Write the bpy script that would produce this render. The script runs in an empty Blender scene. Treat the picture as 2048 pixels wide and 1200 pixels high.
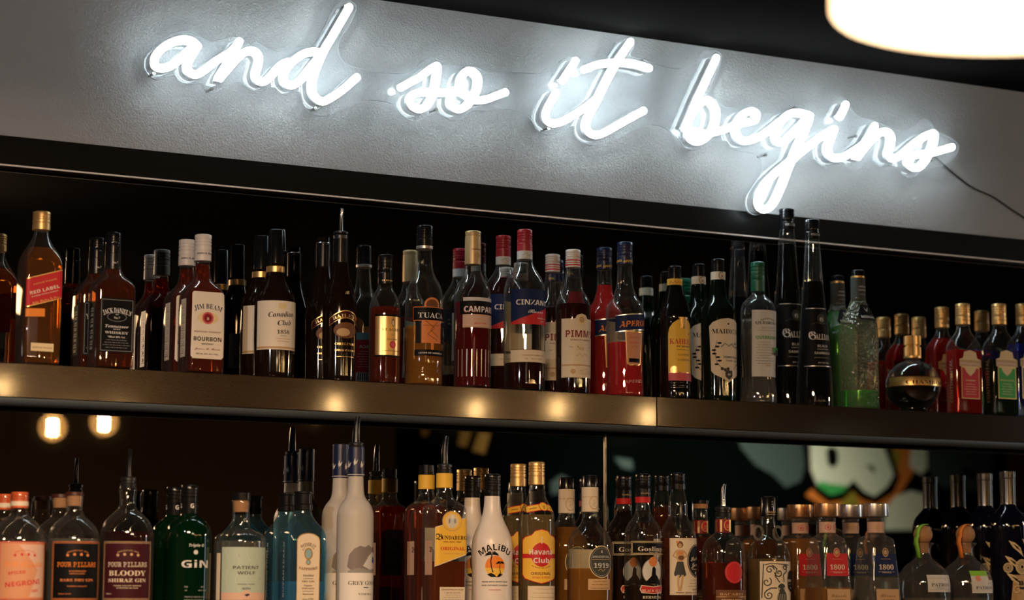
import bpy, bmesh, math, os
import mathutils
from mathutils import Vector, Matrix
from mathutils.geometry import tessellate_polygon
from math import sin, cos, pi, sqrt, radians

S = bpy.context.scene
C = S.collection

# ------------------------------------------------------------------ camera
F = 4372.77
YAW, PITCH, ROLL = 0.494000061, 0.131449413, -0.004000730
_f = Vector((sin(YAW)*cos(PITCH), cos(YAW)*cos(PITCH), sin(PITCH)))
_r = Vector((cos(YAW), -sin(YAW), 0))
_d = _f.cross(_r)
R0 = cos(ROLL)*_r + sin(ROLL)*_d
R1 = -sin(ROLL)*_r + cos(ROLL)*_d
R2 = _f
def raydir(x, y):
    return R0*((x-1024)/F) + R1*((y-600)/F) + R2
CAMZ = 1.50
CAM = Vector((0, -0.142 - raydir(1050, 777).y*4.32, CAMZ))
def onY(x, y, Y):
    d = raydir(x, y); return CAM + d*((Y-CAM.y)/d.y)
def proj(P):
    q = Vector(P)-CAM; t = q.dot(R2)
    return 1024+F*q.dot(R0)/t, 600+F*q.dot(R1)/t, t
cd = bpy.data.cameras.new('camera'); cam = bpy.data.objects.new('camera', cd); C.objects.link(cam)
cam.matrix_world = Matrix((
    (R0.x, -R1.x, -R2.x, CAM.x), (R0.y, -R1.y, -R2.y, CAM.y), (R0.z, -R1.z, -R2.z, CAM.z), (0, 0, 0, 1)))
cd.sensor_width = 36; cd.lens = F/2048*36; cd.clip_start = 0.05
cd.dof.use_dof = True; cd.dof.focus_distance = 4.25; cd.dof.aperture_fstop = 3.3
S.camera = cam

# ------------------------------------------------------------------ world, exposure
w = bpy.data.worlds.new('world'); S.world = w; w.use_nodes = True
w.node_tree.nodes['Background'].inputs[0].default_value = (0.5, 0.42, 0.35, 1)
w.node_tree.nodes['Background'].inputs[1].default_value = 0.004
S.view_settings.view_transform = 'Standard'; S.view_settings.look = 'None'
S.view_settings.exposure = 0.0; S.view_settings.gamma = 1.0
S.view_settings.use_curve_mapping = False
cy = S.cycles
cy.max_bounces = 14; cy.transparent_max_bounces = 40; cy.transmission_bounces = 10
cy.glossy_bounces = 6; cy.diffuse_bounces = 3; cy.sample_clamp_indirect = 4.0
cy.caustics_reflective = False; cy.caustics_refractive = False; cy.blur_glossy = 0.3

WARM = (1.0, 0.62, 0.34)
def area(name, loc, target, size, power, col, sy=None, spread=None):
    l = bpy.data.lights.new(name, 'AREA'); l.energy = power; l.color = col; l.size = size
    if sy: l.shape = 'RECTANGLE'; l.size_y = sy
    if spread: l.spread = spread
    o = bpy.data.objects.new(name, l); C.objects.link(o); o.location = loc
    o.rotation_euler = (Vector(target)-Vector(loc)).to_track_quat('-Z', 'Y').to_euler()
    return o
def point(name, loc, power, col, rad=0.05, down=False):
    l = bpy.data.lights.new(name, 'SPOT' if down else 'POINT')
    if down: l.spot_size = radians(165); l.spot_blend = .4; l.energy = power; l.color = col; l.shadow_soft_size = rad
    o = bpy.data.objects.new(name, l); C.objects.link(o); o.location = loc; return o
# unseen fill lights added over the bar counter, shining down
area('bar_pendant_light', (0.55, -2.4, 2.33), (0.55, -2.3, 0), 0.5, 130, WARM)
area('bar_pendant_light', (7.1, -2.0, 2.33), (7.0, -1.95, 0), 0.5, 100, WARM)
# unseen point lights added to brighten either end of the bar
point('end_bulb_light', (0.55, -1.15, 2.05), 3.2, (1, .48, .18), .05)
point('end_bulb_light', (4.75, -1.05, 2.05), 2.5, (1, .60, .32), .05)
# unseen cool light added far right for bluish streaks on the bottles
area('doorway_light', (7.4, -2.2, 1.5), (2.4, -0.1, 1.6), 0.5, 9, (0.72, 0.86, 1.0), 1.6)
# unseen area light added to brighten the painted wall behind
area('mural_washer', (6.4, -5.4, 2.4), (6.6, -6.5, 1.9), 1.4, 26, (1.0, 0.93, 0.8), 0.3, 1.8)

# ------------------------------------------------------------------ materials
MATS = {}
def nodes_of(m):
    m.use_nodes = True; return m.node_tree.nodes, m.node_tree.links
def prin(name, col, rough=0.5, metal=0.0, spec=None, coat=0.0, bump=None, emis=None, estr=0, trans=0.0, sss=0):
    if name in MATS: return MATS[name]
    m = bpy.data.materials.new(name); n, l = nodes_of(m); b = n['Principled BSDF']
    b.inputs['Base Color'].default_value = (*col, 1); b.inputs['Roughness'].default_value = rough
    b.inputs['Metallic'].default_value = metal
    if spec is not None: b.inputs['Specular IOR Level'].default_value = spec
    if coat: b.inputs['Coat Weight'].default_value = coat; b.inputs['Coat Roughness'].default_value = 0.07 if name == 'dark_brown_laminate' else 0.05
    if emis: b.inputs['Emission Color'].default_value = (*emis, 1); b.inputs['Emission Strength'].default_value = estr
    if sss: b.inputs['Subsurface Weight'].default_value = sss; b.inputs['Subsurface Radius'].default_value = (.01, .01, .01)
    if bump:
        sc, st, dist, detail = bump
        tc = n.new('ShaderNodeTexCoord'); no = n.new('ShaderNodeTexNoise'); no.inputs['Scale'].default_value = sc
        no.inputs['Detail'].default_value = detail
        bp = n.new('ShaderNodeBump'); bp.inputs['Strength'].default_value = st; bp.inputs['Distance'].default_value = dist
        l.new(tc.outputs['Object'], no.inputs['Vector']); l.new(no.outputs['Fac'], bp.inputs['Height'])
        l.new(bp.outputs[0], b.inputs['Normal'])
    MATS[name] = m; return m
def schlick(n, l, f0=0.05, normal=None):
    lw = n.new('ShaderNodeLayerWeight'); lw.inputs[0].default_value = 0.5
    p = n.new('ShaderNodeMath'); p.operation = 'POWER'; p.inputs[1].default_value = 5; l.new(lw.outputs['Facing'], p.inputs[0])
    a = n.new('ShaderNodeMath'); a.operation = 'MULTIPLY_ADD'; a.inputs[1].default_value = 1-f0; a.inputs[2].default_value = f0
    l.new(p.outputs[0], a.inputs[0])
    if normal: l.new(normal, lw.inputs['Normal'])
    return lw, a
def glass(name, tint=(0.96, 0.97, 0.95), edge=(0.35, 0.36, 0.33), bump=None, rough=0.02, f0=0.10, scat=.009):
    """thin clear bottle glass: tinted see-through, darker towards the edges, mirror sheen"""
    if name in MATS: return MATS[name]
    m = bpy.data.materials.new(name); n, l = nodes_of(m); n.remove(n['Principled BSDF'])
    nrm = None
    if bump:
        tc = n.new('ShaderNodeTexCoord'); no = n.new('ShaderNodeTexNoise'); no.inputs['Scale'].default_value = bump[0]; no.inputs['Detail'].default_value = 1
        bp = n.new('ShaderNodeBump'); bp.inputs['Strength'].default_value = bump[1]; bp.inputs['Distance'].default_value = bump[2]
        l.new(tc.outputs['Object'], no.inputs['Vector']); l.new(no.outputs['Fac'], bp.inputs['Height']); nrm = bp.outputs[0]
    lw, fr = schlick(n, l, f0, nrm)
    p = n.new('ShaderNodeMath'); p.operation = 'POWER'; p.inputs[1].default_value = 3; l.new(lw.outputs['Facing'], p.inputs[0])
    mx = n.new('ShaderNodeMix'); mx.data_type = 'RGBA'; mx.inputs[6].default_value = (*tint, 1); mx.inputs[7].default_value = (*edge, 1)
    l.new(p.outputs[0], mx.inputs[0])
    tr = n.new('ShaderNodeBsdfTransparent'); l.new(mx.outputs[2], tr.inputs[0])
    gl = n.new('ShaderNodeBsdfGlossy'); gl.inputs['Roughness'].default_value = rough
    if nrm: l.new(nrm, gl.inputs['Normal'])
    df = n.new('ShaderNodeBsdfDiffuse'); tl = n.new('ShaderNodeBsdfTranslucent')
    for q in (df, tl):
        if nrm: l.new(nrm, q.inputs['Normal'])
        q.inputs[0].default_value = (*[min(1, c*.95) for c in tint], 1)
    dt = n.new('ShaderNodeMixShader'); dt.inputs[0].default_value = .5; l.new(df.outputs[0], dt.inputs[1]); l.new(tl.outputs[0], dt.inputs[2])
    ma = n.new('ShaderNodeMath'); ma.operation = 'MULTIPLY_ADD'; ma.inputs[1].default_value = .22; ma.inputs[2].default_value = scat; l.new(p.outputs[0], ma.inputs[0])  # pale scatter, strongest at the edges, imitates bright light on glass rims
    sc = n.new('ShaderNodeMixShader'); l.new(ma.outputs[0], sc.inputs[0]); l.new(tr.outputs[0], sc.inputs[1]); l.new(dt.outputs[0], sc.inputs[2])
    sh = n.new('ShaderNodeMixShader'); l.new(fr.outputs[0], sh.inputs[0]); l.new(sc.outputs[0], sh.inputs[1]); l.new(gl.outputs[0], sh.inputs[2])
    l.new(sh.outputs[0], n['Material Output'].inputs[0]); MATS[name] = m; return m
def liquid(name, col, body=0.25, ior=1.34, bump=None):
    """liquid seen through the glass: refracts, and scatters some of its own colour"""
    if name in MATS: return MATS[name]
    m = bpy.data.materials.new(name); n, l = nodes_of(m); n.remove(n['Principled BSDF'])
    g = n.new('ShaderNodeBsdfGlass'); g.inputs['IOR'].default_value = ior; g.inputs['Color'].default_value = (*[c**.5 for c in col], 1); g.inputs['Roughness'].default_value = 0
    d = n.new('ShaderNodeBsdfDiffuse'); d.inputs[0].default_value = (*col, 1)
    t = n.new('ShaderNodeBsdfTranslucent'); t.inputs[0].default_value = (*col, 1)
    a = n.new('ShaderNodeMixShader'); a.inputs[0].default_value = 0.6; l.new(d.outputs[0], a.inputs[1]); l.new(t.outputs[0], a.inputs[2])
    if bump:
        tc = n.new('ShaderNodeTexCoord'); no = n.new('ShaderNodeTexNoise'); no.inputs['Scale'].default_value = bump[0]; no.inputs['Detail'].default_value = 1
        bp = n.new('ShaderNodeBump'); bp.inputs['Strength'].default_value = bump[1]; bp.inputs['Distance'].default_value = bump[2]
        l.new(tc.outputs['Object'], no.inputs['Vector']); l.new(no.outputs['Fac'], bp.inputs['Height']); l.new(bp.outputs[0], g.inputs['Normal'])
    s = n.new('ShaderNodeMixShader'); s.inputs[0].default_value = body; l.new(g.outputs[0], s.inputs[1]); l.new(a.outputs[0], s.inputs[2])
    l.new(s.outputs[0], n['Material Output'].inputs[0]); MATS[name] = m; return m
def emit(name, col, st):
    m = bpy.data.materials.new(name); n, l = nodes_of(m); n.remove(n['Principled BSDF'])
    e = n.new('ShaderNodeEmission'); e.inputs[0].default_value = (*col, 1); e.inputs[1].default_value = st
    l.new(e.outputs[0], n['Material Output'].inputs[0]); MATS[name] = m; return m
INK = dict(white=(.80, .78, .74), cream=(.74, .64, .48), paper=(.80, .72, .60), black=(.005, .005, .006), navy=(.012, .022, .085),
    red=(.55, .02, .025), darkred=(.22, .012, .016), maroon=(.045, .008, .013), orange=(.85, .25, .03), yellow=(.86, .52, .06),
    brown=(.16, .06, .02), green=(.03, .36, .05), grey=(.28, .28, .27), palegreen=(.40, .50, .42), tan=(.55, .36, .18), blush=(.64, .42, .32),
    copper=(.70, .22, .06), slate=(.06, .065, .06), amber=(.5, .16, .02), blue=(.02, .10, .42), peach=(.60, .28, .15), lime=(.25, .55, .05),
    sea=(.25, .42, .46), skin=(.45, .20, .08), rose=(.60, .10, .12), palegold=(.78, .62, .34), mist=(.62, .62, .60), pink=(.75, .30, .22))
def ink(c):
    if c == 'gold': return prin('gold_foil', (.80, .52, .20), .32, .85)
    if c == 'silver': return prin('silver_foil', (.75, .74, .72), .3, .85)
    return prin('ink_'+c, INK[c], .5, spec=.1 if c in ('black', 'slate', 'navy', 'maroon') else .28)

# ------------------------------------------------------------------ object helpers
def link(o, parent=None):
    C.objects.link(o)
    if parent: o.parent = parent
    return o
def mesh_obj(name, verts, faces, mats, parent=None, mi=None, smooth=35):
    me = bpy.data.meshes.new(name); me.from_pydata([tuple(v) for v in verts], [], faces); me.update()
    for m in (mats if isinstance(mats, (list, tuple)) else [mats]): me.materials.append(m)
    if mi: me.polygons.foreach_set('material_index', mi)
    if smooth:
        me.polygons.foreach_set('use_smooth', [True]*len(me.polygons)); me.set_sharp_from_angle(angle=radians(smooth))
    return link(bpy.data.objects.new(name, me), parent)
def bm_obj(name, bm, mat, parent=None, smooth=35):
    bmesh.ops.recalc_face_normals(bm, faces=bm.faces[:])
    me = bpy.data.meshes.new(name); bm.to_mesh(me); bm.free()
    for m in (mat if isinstance(mat, (list, tuple)) else [mat]): me.materials.append(m)
    if smooth:
        me.polygons.foreach_set('use_smooth', [True]*len(me.polygons)); me.set_sharp_from_angle(angle=radians(smooth))
    return link(bpy.data.objects.new(name, me), parent)
def empty(name, loc, label, cat, group=None):
    o = bpy.data.objects.new(name, None); o.empty_display_size = .02; C.objects.link(o); o.location = loc
    tag(o, label, cat, group); return o
def tag(o, label, cat, group=None):
    o['label'] = label; o['category'] = cat
    if group: o['group'] = group
    return o
def struct(o): o['kind'] = 'structure'; return o
def bx(bm, x0, x1, y0, y1, z0, z1, bev=0):
    g = bmesh.ops.create_cube(bm, size=1)
    for v in g['verts']:
        v.co = Vector((x0+(v.co.x+.5)*(x1-x0), y0+(v.co.y+.5)*(y1-y0), z0+(v.co.z+.5)*(z1-z0)))
    if bev:
        es = list({e for v in g['verts'] for e in v.link_edges})
        bmesh.ops.bevel(bm, geom=es, offset=bev, segments=2, affect='EDGES', profile=.5)
def box(name, x0, x1, y0, y1, z0, z1, mat, parent=None, bev=0):
    bm = bmesh.new(); bx(bm, x0, x1, y0, y1, z0, z1, bev); return bm_obj(name, bm, mat, parent, smooth=0)
def tube(bm, pts, rad, n=8, closed=False, taper=None):
    pts = [Vector(p) for p in pts]; rings = []; prev = None
    for i, p in enumerate(pts):
        a = pts[max(i-1, 0)]; b = pts[min(i+1, len(pts)-1)]
        if closed: a = pts[i-1]; b = pts[(i+1) % len(pts)]
        t = (b-a).normalized()
        u = prev if prev is not None else (Vector((0, 1, 0)) if abs(t.y) < .9 else Vector((1, 0, 0)))
        u = (u - t*u.dot(t)).normalized(); v = t.cross(u); prev = u
        r = rad if taper is None else taper[i]
        rings.append([bm.verts.new(p + (u*cos(2*pi*k/n) + v*sin(2*pi*k/n))*r) for k in range(n)])
    m = len(rings)
    for i in range(m if closed else m-1):
        A, B = rings[i], rings[(i+1) % m]
        for k in range(n): bm.faces.new((A[k], A[(k+1) % n], B[(k+1) % n], B[k]))
    if not closed:
        bm.faces.new(rings[0][::-1]); bm.faces.new(rings[-1])
def smooth_line(pts, step=4):
    """Catmull-Rom through the points"""
    P = [Vector(p) for p in pts]; out = []
    for i in range(len(P)-1):
        a = P[max(i-1, 0)]; b = P[i]; c = P[i+1]; d = P[min(i+2, len(P)-1)]
        for k in range(step):
            t = k/step
            out.append(.5*((2*b) + (c-a)*t + (2*a-5*b+4*c-d)*t*t + (3*b-a-3*c+d)*t**3))
    out.append(P[-1]); return out

# ------------------------------------------------------------------ text
FONT = None
try:
    for _rt, _ds, _fs in os.walk(bpy.utils.system_resource('DATAFILES', path='fonts')):
        for _fn in _fs:
            if 'SansMath' in _fn: FONT = bpy.data.fonts.load(os.path.join(_rt, _fn))
except Exception: FONT = None
STY = dict(serif=(0x1D400, 0x1D41A, 0x1D7CE), ital=(0x1D468, 0x1D482, 0x1D7CE), script=(0x1D4D0, 0x1D4EA, 0x1D7CE),
           goth=(0x1D56C, 0x1D586, 0x1D7CE), bold=(0x1D5D4, 0x1D5EE, 0x1D7EC), boldi=(0x1D63C, 0x1D656, 0x1D7EC), mono=(0x1D670, 0x1D68A, 0x1D7F6))
TC = {}
def text2d(s, style):
    """2D triangles of a line of text, cap height 1, centred; (verts, faces, width)"""
    if (s, style) in TC: return TC[(s, style)]
    o = ''
    plain = any(ord(ch) > 127 for ch in s)
    if style in STY and not plain:
        U, Lo, D = STY[style]
        for ch in s:
            o += chr(U+ord(ch)-65) if 'A' <= ch <= 'Z' else chr(Lo+ord(ch)-97) if 'a' <= ch <= 'z' else chr(D+ord(ch)-48) if '0' <= ch <= '9' else ch
    else: o = s
    c = bpy.data.curves.new('lettering', 'FONT'); c.body = o; c.size = 1; c.resolution_u = 2
    if FONT and not plain: c.font = FONT
    ob = bpy.data.objects.new('lettering', c); C.objects.link(ob)
    dg = bpy.context.evaluated_depsgraph_get()
    me = bpy.data.meshes.new_from_object(ob.evaluated_get(dg))
    vs = [(v.co.x, v.co.y) for v in me.vertices]; fs = []
    me.calc_loop_triangles()
    for p in me.loop_triangles:
        a, b, cc = [vs[i] for i in p.vertices]
        ar = (b[0]-a[0])*(cc[1]-a[1])-(b[1]-a[1])*(cc[0]-a[0])
        fs.append(tuple(p.vertices) if ar > 0 else tuple(p.vertices)[::-1])
    bpy.data.objects.remove(ob); bpy.data.curves.remove(c); bpy.data.meshes.remove(me)
    if not vs: return [], [], 1
    x0 = min(v[0] for v in vs); x1 = max(v[0] for v in vs)
    H = 0.70
    vs = [((x-(x0+x1)/2)/H, y/H-.5) for x, y in vs]
    TC[(s, style)] = (vs, fs, (x1-x0)/H); return TC[(s, style)]

# ------------------------------------------------------------------ bottles
NR = 40
def ring(a, b, r, z):
    r = min(r, a, b); out = []; q = NR//4
    for k in range(4):
        cx = (a-r)*(1 if k in (0, 3) else -1); cyy = (b-r)*(1 if k in (0, 1) else -1)
        for j in range(q):
            t = pi/2*k + pi/2*(j+.5)/q
            out.append(Vector((cx+r*cos(t), cyy+r*sin(t), z)))
    return out
def chaikin(p, n=2):
    for _ in range(n):
        o = [p[0]]
        for i in range(len(p)-1):
            A, B = p[i], p[i+1]
            o.append(tuple(.75*x+.25*y for x, y in zip(A, B))); o.append(tuple(.25*x+.75*y for x, y in zip(A, B)))
        o.append(p[-1]); p = o
    return p
def loft(name, secs, mat, parent, capb=True, capt=True, flute=None, smooth=40):
    """secs: (z,a,b,r) from bottom to top"""
    V = []; Fc = []
    for i, (z, a, b, r) in enumerate(secs):
        rr = ring(a, b, r, z)
        if flute:
            for k, v in enumerate(rr):
                f = flute if k % 2 else -flute
                v.x *= 1+f; v.y *= 1+f
        V += rr
    m = len(secs)
    for i in range(m-1):
        for k in range(NR):
            k2 = (k+1) % NR
            Fc.append((i*NR+k, i*NR+k2, (i+1)*NR+k2, (i+1)*NR+k))
    if capb: Fc.append(tuple(range(NR))[::-1])
    if capt: Fc.append(tuple(range((m-1)*NR, m*NR)))
    return mesh_obj(name, V, Fc, mat, parent, smooth=smooth)

class Bottle:
    """px-measured bottle builder: axis (x,y) in the photo, plane Y, shelf height"""
    def __init__(self, kind, ax, ay, Y, zs):
        P = onY(ax, ay, Y); self.X = P.x; self.Y = Y; self.zs = zs; self.t = proj(P)[2]; self.s = self.t/F
        self.root = bpy.data.objects.new(kind, None); self.root.empty_display_size = .02
        C.objects.link(self.root); self.root.location = (self.X, Y, zs)
        A = Vector((self.X, Y, 0))-CAM
        self.n0 = (A.dot(R1), R1.z, A.dot(R2), R2.z)
    def z(self, y):
        a1, z1, a2, z2 = self.n0; k = (y-600)/F
        return (k*a2-a1)/(z1-k*z2) - self.zs
    def sec(self, prof, inset=0.0):
        o = []
        for p in prof:
            z = 0.0 if p[0] == 'base' else self.z(p[0])
            if len(p) == 2: a = b = r = p[1]
            elif len(p) == 3: a, b = p[1:]; r = min(a, b)
            else: a, b, r = p[1:]
            o.append((z, max(a*self.s-inset, .001), max(b*self.s-inset, .001), max(min(r, a, b)*self.s-inset, .0008)))
        return o[::-1]
    def body(self, prof, mat, name='glass', smooth=40):
        """outer shell, with rounded foot; prof runs from lip (top) to base"""
        s = chaikin(self.sec(prof)); z, a, b, r = s[0]
        k = .0035
        self.foot = [(0.0, a-k, b-k, max(r-k, .002)), (k*.35, a-k*.25, b-k*.25, r)]
        s = self.foot + [(max(q[0], k), *q[1:]) for q in s if q[0] > k*.6]
        self.secs = s
        self.glass = loft(name, s, mat, self.root, smooth=smooth); return self.glass
    def fill(self, level, mat, inset=.0016):
        zl = self.z(level); o = []; s = self.secs
        zb = .005
        o.append(self.at(zb, inset))
        for q in s:
            if zb < q[0] < zl: o.append((q[0], q[1]-inset, q[2]-inset, max(q[3]-inset, .0006)))
        o.append(self.at(zl, inset))
        self.liq = loft('liquid', o, mat, self.root, smooth=50); return self.liq
    def at(self, z, inset=0.0):
        s = self.secs
        for i in range(len(s)-1):
            if s[i][0] <= z <= s[i+1][0] or i == len(s)-2:
                d = s[i+1][0]-s[i][0]; t = 0 if d < 1e-9 else min(max((z-s[i][0])/d, 0), 1)
                q = [s[i][j]+(s[i+1][j]-s[i][j])*t for j in range(4)]
                return (z, q[1]-inset, q[2]-inset, max(q[3]-inset, .0006))
    def lathe(self, name, prof, mat, smooth=35, flute=None, parent=None):
        return loft(name, self.sec(prof), mat, parent or self.root, smooth=smooth, flute=flute)
    def cap(self, y0, y1, hw, mat, grooves=3, name='cap', knurl=0, top=None):
        """screw cap from y0 (top) to y1 with ring grooves in its upper half"""
        h = y1-y0; p = [(y0, hw*.86), (y0+.8, hw*.97), (y0+1.6, hw)]
        if grooves:
            st = h*.12
            for g in range(grooves):
                yy = y0+h*.16+g*st; p += [(yy, hw), (yy+.8, hw*.93), (yy+1.6, hw*.93), (yy+2.4, hw)]
            yy = y0+h*.16+grooves*st+h*.06
            if h > 30: p += [(yy, hw*1.0), (yy+1, hw*.955), (yy+2.2, hw*.955), (yy+3.2, hw*1.01)]
        p += [(y1-.5, hw*1.01), (y1, hw*.95)]
        return self.lathe(name, p, mat)
    def band(self, y0, y1, hw, col, name='neck_band', txt=None):
        o = self.lathe(name, [(y0, hw*.97), (y0+.4, hw), (y1-.4, hw), (y1, hw*.97)], ink(col) if isinstance(col, str) else col)
        return o
    def pourer(self, yt, yc, y1, hw, mat, spout=4.5, cx=0.0):
        """speed pourer: spout from yt to yc, collar yc to y1"""
        s = self.s; bm = bmesh.new()
        z0, z1 = self.z(y1), self.z(yc); zt = self.z(yt)
        o = self.lathe('pourer', [(yc, hw*.35), (yc+1, hw*.8), (yc+3, hw), (yc+(y1-yc)*.35, hw), (yc+(y1-yc)*.42, hw*.88), (yc+(y1-yc)*.55, hw*.88),
                                  (yc+(y1-yc)*.62, hw), (y1, hw*.96)], prin('pourer_plastic', (.012, .012, .013), .28))
        pts = [(0, 0, z1-.002), (0, 0, z1+(zt-z1)*.4), (cx*s*.4, -.001, z1+(zt-z1)*.75), (cx*s, -.003, zt)]
        tube(bm, smooth_line(pts, 4), spout*s, 12, taper=[spout*s*(1-.35*i/12) for i in range(13)])
        bm_obj('spout', bm, mat, o)
        return o
    # ---- labels: everything in px of the photo, u measured along the glass from the front centre
    def surf(self, u, z, off):
        _, a, b, r = self.at(min(max(z, .0), self.secs[-1][0]))
        fx, fy, arc = a-r, b-r, r*pi/2
        per = 4*(fx+fy+arc); u = (u+per/2) % per-per/2
        sg = 1 if u >= 0 else -1; v = abs(u)
        if v <= fx: x, y, nx, ny = v, -b, 0, -1
        elif v <= fx+arc:
            t = (v-fx)/r; x, y, nx, ny = fx+r*sin(t), -fy-r*cos(t), sin(t), -cos(t)
        elif v <= fx+arc+2*fy: x, y, nx, ny = a, -fy+(v-fx-arc), 1, 0
        elif v <= fx+2*arc+2*fy:
            t = (v-fx-arc-2*fy)/r; x, y, nx, ny = fx+r*cos(t), fy+r*sin(t), cos(t), sin(t)
        else: x, y, nx, ny = fx-(v-fx-2*arc-2*fy), b, 0, 1
        return Vector((sg*(x+nx*off), y+ny*off, z))
    def quarter(self, y):
        _, a, b, r = self.at(self.z(y)); return ((a-r)+(b-r)+r*pi/2)/self.s
    def label(self, shapes, uc=0.0, name='front_label', off=.0004, parent=None, lab=None, rad=None):
        V = []; Fc = []; MI = []; mats = []
        for si, sh in enumerate(shapes):
            k = sh[0]; col = sh[-1] if k in 'REP' else sh[3] if k == 'L' else sh[5]
            m = ink(col) if isinstance(col, str) else col
            if m not in mats: mats.append(m)
            mi = mats.index(m); oo = off + si*.00005
            if k == 'T':
                _, st, u, y, h, col, style = sh[:7]; kw = sh[7] if len(sh) > 7 else {}
                vs, fs, wd = text2d(st, style)
                sx = h if 'w' not in kw else kw['w']/wd
                if 'max' in kw: sx = min(sx, kw['max']/wd)
                ang = radians(kw.get('rot', 0)); ca, sa = cos(ang), sin(ang); arc = kw.get('arc')
                P = []
                for tx, ty in vs:
                    X = tx*sx; Yv = ty*h
                    if arc:
                        th = X/arc; X, Yv = (arc+Yv)*sin(th), (arc+Yv)*cos(th)-arc
                    P.append((u+X*ca-Yv*sa, y-(X*sa+Yv*ca)))
                polys = (P, fs)
            else:
                if k == 'R': _, u0, y0, u1, y1, _c = sh; pl = [(u0, y1), (u1, y1), (u1, y0), (u0, y0)]
                elif k == 'E':
                    _, u, y, ru, ry, _c = sh; N = 28; pl = [(u+ru*cos(2*pi*i/N), y-ry*sin(2*pi*i/N)) for i in range(N)]
                elif k == 'P':
                    pl = list(sh[1])
                    ar = sum(pl[i-1][0]*pl[i][1]-pl[i][0]*pl[i-1][1] for i in range(len(pl)))
                    if ar > 0: pl = pl[::-1]
                if k == 'L':
                    polys = self.stroke(sh[1], sh[2], len(sh) > 4 and sh[4])
                else:
                    polys = self.cut(pl)
            b0 = len(V)
            for u, y in polys[0]:
                if rad: R_ = rad*self.s+oo; V.append(Vector((R_*sin(u/rad), -R_*cos(u/rad), self.z(y))))
                else: V.append(self.surf((u+uc)*self.s, self.z(y), oo))
            for f in polys[1]: Fc.append(tuple(b0+i for i in f)); MI.append(mi)
        o = mesh_obj(name, V, Fc, mats, parent or self.root, MI, smooth=60)
        if lab: o['label'] = lab
        return o
    def cut(self, pl):
        bm = bmesh.new(); vs = [bm.verts.new((p[0], -p[1], 0)) for p in pl]
        bm.faces.new(vs); st = 3.5
        xs = [p[0] for p in pl]; ys = [-p[1] for p in pl]
        x = math.ceil(min(xs)/st)*st
        while x < max(xs):
            bmesh.ops.bisect_plane(bm, geom=bm.verts[:]+bm.edges[:]+bm.faces[:], plane_co=(x, 0, 0), plane_no=(1, 0, 0)); x += st
        st = 8; y = math.ceil(min(ys)/st)*st
        while y < max(ys):
            bmesh.ops.bisect_plane(bm, geom=bm.verts[:]+bm.edges[:]+bm.faces[:], plane_co=(0, y, 0), plane_no=(0, 1, 0)); y += st
        bmesh.ops.triangulate(bm, faces=[f for f in bm.faces if len(f.verts) > 4])
        bm.verts.index_update()
        out = ([(v.co.x, -v.co.y) for v in bm.verts], [])
        for f in bm.faces:
            ix = tuple(v.index for v in f.verts); f.normal_update()
            out[1].append(ix if f.normal.z > 0 else ix[::-1])
        bm.free(); return out
    def stroke(self, pts, wdt, closed=False):
        P = [Vector((p[0], -p[1])) for p in pts]
        if closed: P.append(P[0])
        Q = []
        for i in range(len(P)-1):
            n = max(1, int((P[i+1]-P[i]).length/3.5))
            for k in range(n): Q.append(P[i]+(P[i+1]-P[i])*k/n)
        Q.append(P[-1]); V = []; Fs = []; m = len(Q)
        for i, p in enumerate(Q):
            a = Q[i-1] if i else (Q[-2] if closed else p); b = Q[i+1] if i < m-1 else (Q[1] if closed else p)
            t = (b-a).normalized() if (b-a).length > 1e-6 else Vector((1, 0)); nn = Vector((-t.y, t.x))*wdt/2
            V += [(p.x+nn.x, -(p.y+nn.y)), (p.x-nn.x, -(p.y-nn.y))]
            if i: j = 2*i; Fs.append((j-1, j+1, j, j-2))
        return V, Fs
    def frame(self, u0, y0, u1, y1, wdt, col):
        return ('L', [(u0, y0), (u1, y0), (u1, y1), (u0, y1)], wdt, col, True)
    def lines(self, u, y0, y1, n, w, col):
        """tiny unreadable print: ragged rules of small dashes"""
        o = []; 
        for i in range(n):
            y = y0+(y1-y0)*i/max(n-1, 1); ww = w*(.75+.25*((i*37) % 5)/4)
            x = -ww
            k = 0
            while x < ww:
                L = 2.2+((i*13+k*7) % 5); o.append(('R', u+x, y-.45, min(u+x+L, u+ww), y+.45, col)); x += L+1.3; k += 1
        return o
    def done(self, label, group=None):
        tag(self.root, label, 'bottle', group); return self
def copy_bottle(B, ax, ay, Y, label, group=None, swap=None, skip=(), scale=1.0):
    P = onY(ax, ay, Y)
    r = B.root.copy(); C.objects.link(r); r.location = (P.x, Y, B.zs); r['label'] = label
    r.scale = (scale,)*3
    if group: r['group'] = group
    for ch in list(B.root.children):
        if any(ch.name.startswith(k) for k in skip): continue
        c = ch.copy(); C.objects.link(c); c.parent = r
        for g in ch.children:
            d = g.copy(); C.objects.link(d); d.parent = c
        if swap:
            for k, m in swap.items():
                if ch.name.startswith(k): c.data = ch.data.copy(); c.data.materials[0] = m
    return r
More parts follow.
